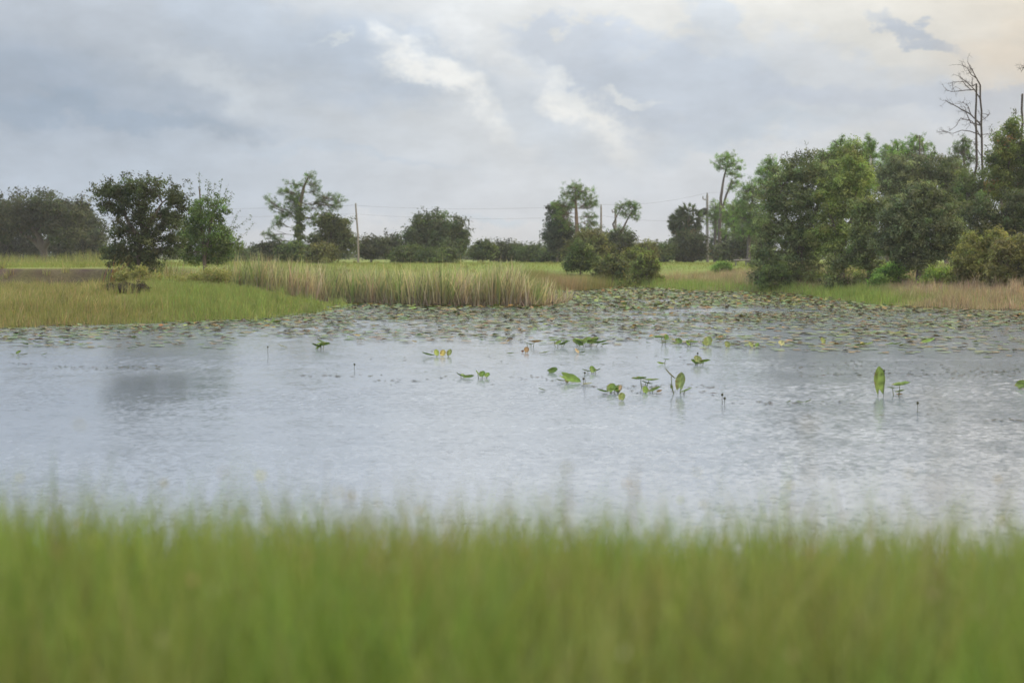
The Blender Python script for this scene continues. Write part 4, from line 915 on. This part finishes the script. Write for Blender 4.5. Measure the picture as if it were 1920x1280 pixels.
lily('small triangular bright leaf in front of the near row', 1166, 751, [(0, 5, 15, 15, 70, 80, 0, YG)])
lily('two thick dark leaves low under the pair of level leaves', 1219, 737, [(-10, 4, 16, 14, 55, 80, 0, G2), (6, 4, 24, 16, 25, 10, 10, G3), (17, 2, 10, 8, 20, 10, 0, BR)])
lily('large slanting leaf with a small yellow leaf in front', 1062, 717, [(2, 8, 36, 26, -22, -15, 22, G2), (1, 3, 14, 10, 40, 100, 0, YE), (-8, 3, 16, 10, 10, 180, 0, G3)])
lily('small dark wedge leaf left of the large slanting leaf', 1034, 699, [(0, 3, 17, 14, 25, 10, 25, G3)])
lily('dark tufted cluster of leaves above the bud stalks', 1110, 700, [(-8, 4, 16, 11, 15, 190, 0, G3), (0, 6, 16, 12, 45, 90, 0, G1), (7, 4, 17, 12, 20, 10, 0, G3), (2, 4, 14, 12, 30, 60, 0, G2)])
lily('low dark pair of leaves, leftmost of the near middle plants', 870, 708, [(-6, 4, 15, 11, 30, 170, 10, G3), (5, 2, 20, 10, 4, 0, 0, G3), (-2, 3, 12, 10, 20, 120, 0, G2)])
lily('three rounded bright leaves right of the low dark pair', 905, 709, [(-9, 8, 13, 9, 55, 150, 0, G2), (-1, 6, 14, 14, 55, 80, 0, G1), (8, 4, 13, 12, 40, 60, 0, G2)])
lily('row of yellow and lime leaves standing alone left of the middle', 824, 668, [(-18, 3, 22, 12, 14, 175, 0, G1), (-6, 5, 16, 12, 50, 90, 0, (.2, .27, .03)), (6, 4, 14, 13, 60, 90, 0, YE), (19, 5, 13, 13, 65, 90, 0, YG)])
lily('curled brown bulb-like leaf left of the green rows', 985, 661, [(2, 4, 11, 11, 75, 90, 0, BR), (-5, 2, 6, 6, 50, 90, 0, (.12, .06, .04))])
lily('curled tan leaf with a flat tail', 1084, 663, [(-2, 3, 13, 10, 45, 110, 0, TN), (6, 2, 12, 7, 5, 0, 0, G3)])
lily('sprig with two level brownish leaves at the left of the green rows', 994, 651, [(-6, 8, 14, 6, -30, 0, 0, G3), (8, 10, 18, 8, 4, 0, 0, BR), (2, 5, 10, 6, 20, 0, 0, G3)])
lily('clump of dark leaves on stems left of the widest leaf mass', 1046, 651, [(-7, 13, 12, 8, -10, 170, 0, G2), (0, 7, 15, 12, 30, 60, 0, G1), (8, 5, 15, 12, 20, 0, 0, G3), (14, 9, 13, 10, 10, 10, 0, G2)])
lily('widest mass of overlapping green leaves in the open water', 1104, 650, [(-20, 5, 22, 18, 35, 130, 0, G3), (-8, 7, 28, 20, 28, 60, 0, G1), (6, 8, 28, 20, 24, 70, 0, G2), (18, 7, 26, 18, 10, 10, 0, G1), (-12, 11, 22, 14, 8, 170, 0, G2), (4, 12, 26, 14, 5, 20, 0, G1), (28, 4, 14, 8, 2, 0, 0, G3), (-27, 10, 8, 6, 40, 90, 0, BR)])
lily('domed cluster topped by a single bud', 1310, 684, [(-3, 8, 20, 18, 35, 80, 0, (.15, .21, .05)), (8, 6, 18, 14, 10, 10, 0, G2), (-7, 4, 15, 12, 40, 130, 0, G1), (3, 3, 18, 12, 20, 40, 0, G3)], [(-2, 20)])
lily('thin sprig with one bent leaf between the green rows', 1245, 683, [(3, 9, 11, 7, -12, 0, 0, G2), (-5, 2, 12, 6, 10, 180, 0, G2)])
lily('umbrella-like leaf on a thin stem with paler leaf beneath', 1242, 646, [(-2, 13, 20, 18, -5, 180, 0, G1), (8, 12, 12, 11, 60, 90, 0, G2), (1, 3, 15, 8, 3, 0, 0, PG)])
lily('round dark leaf right of the umbrella-like leaf', 1272, 646, [(0, 5, 15, 15, 45, 80, 0, G3), (-6, 3, 10, 7, 10, 180, 0, G2)])
lily('slanting leaf on a dark stem left of the yellow round leaf', 1295, 651, [(0, 9, 22, 16, -15, 0, 0, G1), (-6, 6, 10, 10, 40, 100, 0, G2)])
lily('large round yellow-green leaf at the pad edge', 1328, 650, [(0, 7, 20, 20, 60, 85, 0, YG), (-9, 5, 8, 8, 50, 100, 0, G2)])
lily('squarish dull leaf right of the large round yellow-green leaf', 1364, 652, [(0, 4, 13, 13, 70, 90, 0, (.16, .2, .05))])
lily('pair of pointed leaves at the pad edge right of the dull leaf', 1412, 652, [(-4, 4, 13, 12, 55, 90, 0, YG), (7, 4, 11, 9, 40, 60, 0, G2)])
lily('flat bright leaf pair with pale bract at the pad edge', 1452, 650, [(-7, 3, 15, 9, 10, 170, 0, (.22, .3, .03)), (13, 5, 13, 13, 55, 90, 0, (.36, .36, .14))])
lily('small upright yellow-green leaf on the right pad edge', 1541, 645, [(0, 5, 13, 12, 65, 90, 0, YG)])
lily('tilted leaf standing above the far right pads', 1737, 645, [(0, 4, 24, 16, 20, 10, 25, G2)])
lily('bright leaf strip among the right pads', 1620, 649, [(-10, 2, 24, 12, 8, 10, 0, YG), (8, 3, 20, 10, 12, 30, 0, G2), (-2, 3, 12, 9, 30, 80, 0, YE)])
lily('flat green leaves right of the bright leaf strip', 1672, 648, [(-6, 2, 20, 10, 8, 0, 0, G1), (8, 3, 18, 10, 10, 20, 0, G2)])
lily('dark leafy cluster alone in open water left of the pad edge', 600, 655, [(-6, 5, 18, 14, 20, 160, 0, G3), (0, 9, 20, 14, 10, 70, 0, G2), (7, 8, 18, 14, 5, 10, 0, G1), (2, 14, 14, 10, 25, 130, 0, G3), (-2, 3, 18, 12, 30, 60, 0, G2)])
lily('pale grey leaf lying beside the dark leafy cluster', 530, 653, [(0, 3, 18, 10, 20, 160, 0, (.25, .3, .25))])
lily('spiky bright plant at the tip of the left grass bank', 480, 606, [(0, 6, 18, 8, 75, 90, 0, YG), (-8, 3, 16, 10, 20, 180, 0, G1), (7, 3, 14, 9, 20, 10, 0, G2)])
lily('low spreading bright plant beside the spiky one', 510, 607, [(0, 3, 18, 12, 30, 90, 0, G1), (7, 3, 16, 9, 8, 0, 0, G2), (-7, 3, 14, 8, 10, 180, 0, YG)])
lily('dark little plant nearest the left frame edge', 33, 667, [(0, 5, 11, 9, 40, 90, 0, G3), (9, 2, 16, 7, 3, 10, 0, (.2, .24, .2)), (-8, 2, 10, 6, 3, 170, 0, G3)])
lily('tiny dark leaf right of the plant nearest the left edge', 80, 667, [(0, 2, 10, 6, 25, 20, 0, G3)])
lily('small bright leaf low on the water, left of a short leaf row', 1477, 755, [(0, 2, 9, 7, 20, 20, 0, G2)])
lily('short row of two small leaves low on the near water', 1509, 756, [(-8, 2, 11, 7, 15, 170, 0, G2), (5, 3, 13, 10, 25, 30, 0, G1)])
lily('two dark bud stalks, nearest in the middle of the water', 1355, 757, [], [(-1, 15), (3, 8)])
lily('tall bud stalks between slanting leaf and near row', 1097, 722, [(2, 1, 16, 10, 3, 20, 0, (.35, .36, .15))], [(0, 21), (-2, 10)])
lily('lone pale bud stalk far left in open water', 502, 668, [], [(0, 16)])
lily('short dark stalk left of the middle open water', 664, 692, [], [(0, 7)])
lily('single thin green stalk nearest on the right', 1720, 773, [], [(0, 15)])
lily('pale folded leaf low on the near left-middle water', 1018, 734, [(0, 2, 15, 7, 12, 150, 0, (.3, .36, .25))])
lily('flat grey-green leaf between brown bulb and tan leaf', 1018, 663, [(0, 2, 20, 9, 3, 10, 0, PG)])
lily('small flat dark leaf left of the brown bulb-like leaf', 955, 665, [(0, 2, 14, 7, 4, 0, 0, G3)])

# small floating scraps drifting in lines
mb = MB(); c = []
for (x0, x1, yc, sp, cnt) in [(100, 300, 689, 2, 70), (10, 60, 681, 1, 14), (560, 700, 703, 1.5, 25), (690, 960, 713, 5, 45), (1080, 1340, 724, 2.2, 90), (1130, 1340, 736, 3, 40), (960, 1060, 708, 4, 18), (1360, 1640, 754, 1.5, 34), (1500, 1900, 702, 3, 120), (1840, 1920, 697, 2, 30), (640, 1300, 672, 6, 30), (1230, 1320, 683, 1.5, 14), (1850, 1920, 787, 1.2, 24), (1650, 1740, 776, 1.5, 6), (1430, 1920, 686, 8, 120)]:
    for _ in range(int(cnt * .8)): c.append(onz(rng.uniform(x0, x1), yc + rng.normal(0, sp), .008))
for p in c:
    L, Wd = rng.uniform(.015, .075), rng.uniform(.007, .018); a = rng.normal(0, .4); e = np.array((math.cos(a), math.sin(a), 0)); q = np.array((-math.sin(a), math.cos(a), 0)); z = np.array((0, 0, rng.uniform(.002, .012)))
    mb.add([p - e * L, p - q * Wd + z, p + e * L, p + q * Wd + z * .3], [[0, 1, 2, 3]], pick([(.08, .08, .05), (.13, .14, .06), (.16, .11, .06)], 1)[0])
tag(mb.build('floating_scraps', M_pad), 'lines of small dark plant scraps drifting on the open water', 'plant scraps', kind='stuff')

# ------------------------------------------------------------------ foreground grass (far inside the focus distance)
mb = MB(); n = 74000
Yd = .9 + 6.0 * rng.random(n) ** 1.15; x = rng.uniform(-1, 1, n) * (Yd * .40 + 2.6)
kk_ = (Yd > 2.25) | (rng.random(n) < .28); x, Yd = x[kk_], Yd[kk_]; n = len(x)
b = np.stack([x, Yd, terr(x, Yd) - .02], 1)
cl = vnoise(x, Yd, .2, 91); wm = np.clip(.5 + 1.0 * vnoise(x, Yd, .22, 92) + .2 * rng.normal(0, 1, n), 0, 1)[:, None]
h = np.clip(.395 + .085 * rng.normal(0, 1, n) + .105 * cl - .026 * x, .15, .74)
col = .95 * pick([(.17, .275, .06), (.225, .31, .08), (.165, .245, .065)], n, .18) * (1 - wm) + .88 * pick([(.25, .28, .09), (.31, .30, .14), (.22, .245, .085)], n, .18) * wm
q_ = rng.random(n) < .012; hq = b[q_] + np.stack([rng.normal(0, .03, q_.sum()), rng.normal(0, .03, q_.sum()), h[q_] * 1.0], 1); Lq = .006 + .008 * rng.random(len(hq))
leaves(mb, hq, Lq, Lq * .7, pick([(.42, .40, .24), (.36, .30, .18), (.30, .34, .12)], len(hq), .15))
blades(mb, b, h, .006 + .005 * rng.random(n), rng.normal(0, .22, (n, 2)) + np.array((.03, 0)), col, 4, .3)
tag(mb.build('foreground_grass', M_grass), 'blurred tall green grass across the near bank', 'grass', kind='stuff')
def stalk(label, px, py_top, Y, lean, col):
    g = ground_pt(px - lean, Y); e = at(px, py_top, Y); r = empty('grass_stalk', g, label, 'grass stalk', 'tall grass stalks above the near grass')
    p = wander(g - np.array((0, 0, .02)), e, 8, .02); p[:, 0] += 0
    b = MB(); tube(b, p, (.0019, .0012), 6, (.24, .25, .10)); b.build('stem', M_grass, r, True, g)
    b = MB(); m = 11; t = rng.random((m, 1)); d = e - p[-3]; q = p[-3] + d * t * 1.05 + rng.normal(0, .004, (m, 3)); L = .008 + .006 * rng.random(m); leaves(b, q, L, L * .35, pick([col], m, .15), 1.5); b.build('seed_head', M_grass, r, False, g)
for a in [('straight grass stalk with pale seed head right of centre', 1065, 868, 3.2, 6, (.24, .23, .10)), ('brown grass stalk leaning right of the straight one', 1192, 872, 3.0, 40, (.26, .19, .10)), ('tall faint stalk leaning left over the right water', 1515, 790, 2.2, -45, (.22, .18, .10)),
          ('green stalk rising from the left grass clump', 160, 860, 2.7, 4, (.15, .24, .05)), ('brownish stalk left of centre', 652, 912, 2.8, 3, (.24, .19, .11)), ('dark stalk at the right frame edge', 1885, 880, 2.5, -8, (.16, .16, .09)),
          ('very faint stalk over the right open water', 1765, 730, 1.5, -26, (.2, .16, .12)), ('short stalk right of the tall faint one', 1478, 905, 2.9, -14, (.24, .18, .10)), ('thin brown stalk in the left corner grass', 100, 925, 2.6, 3, (.24, .18, .12))]:
    stalk(*a)
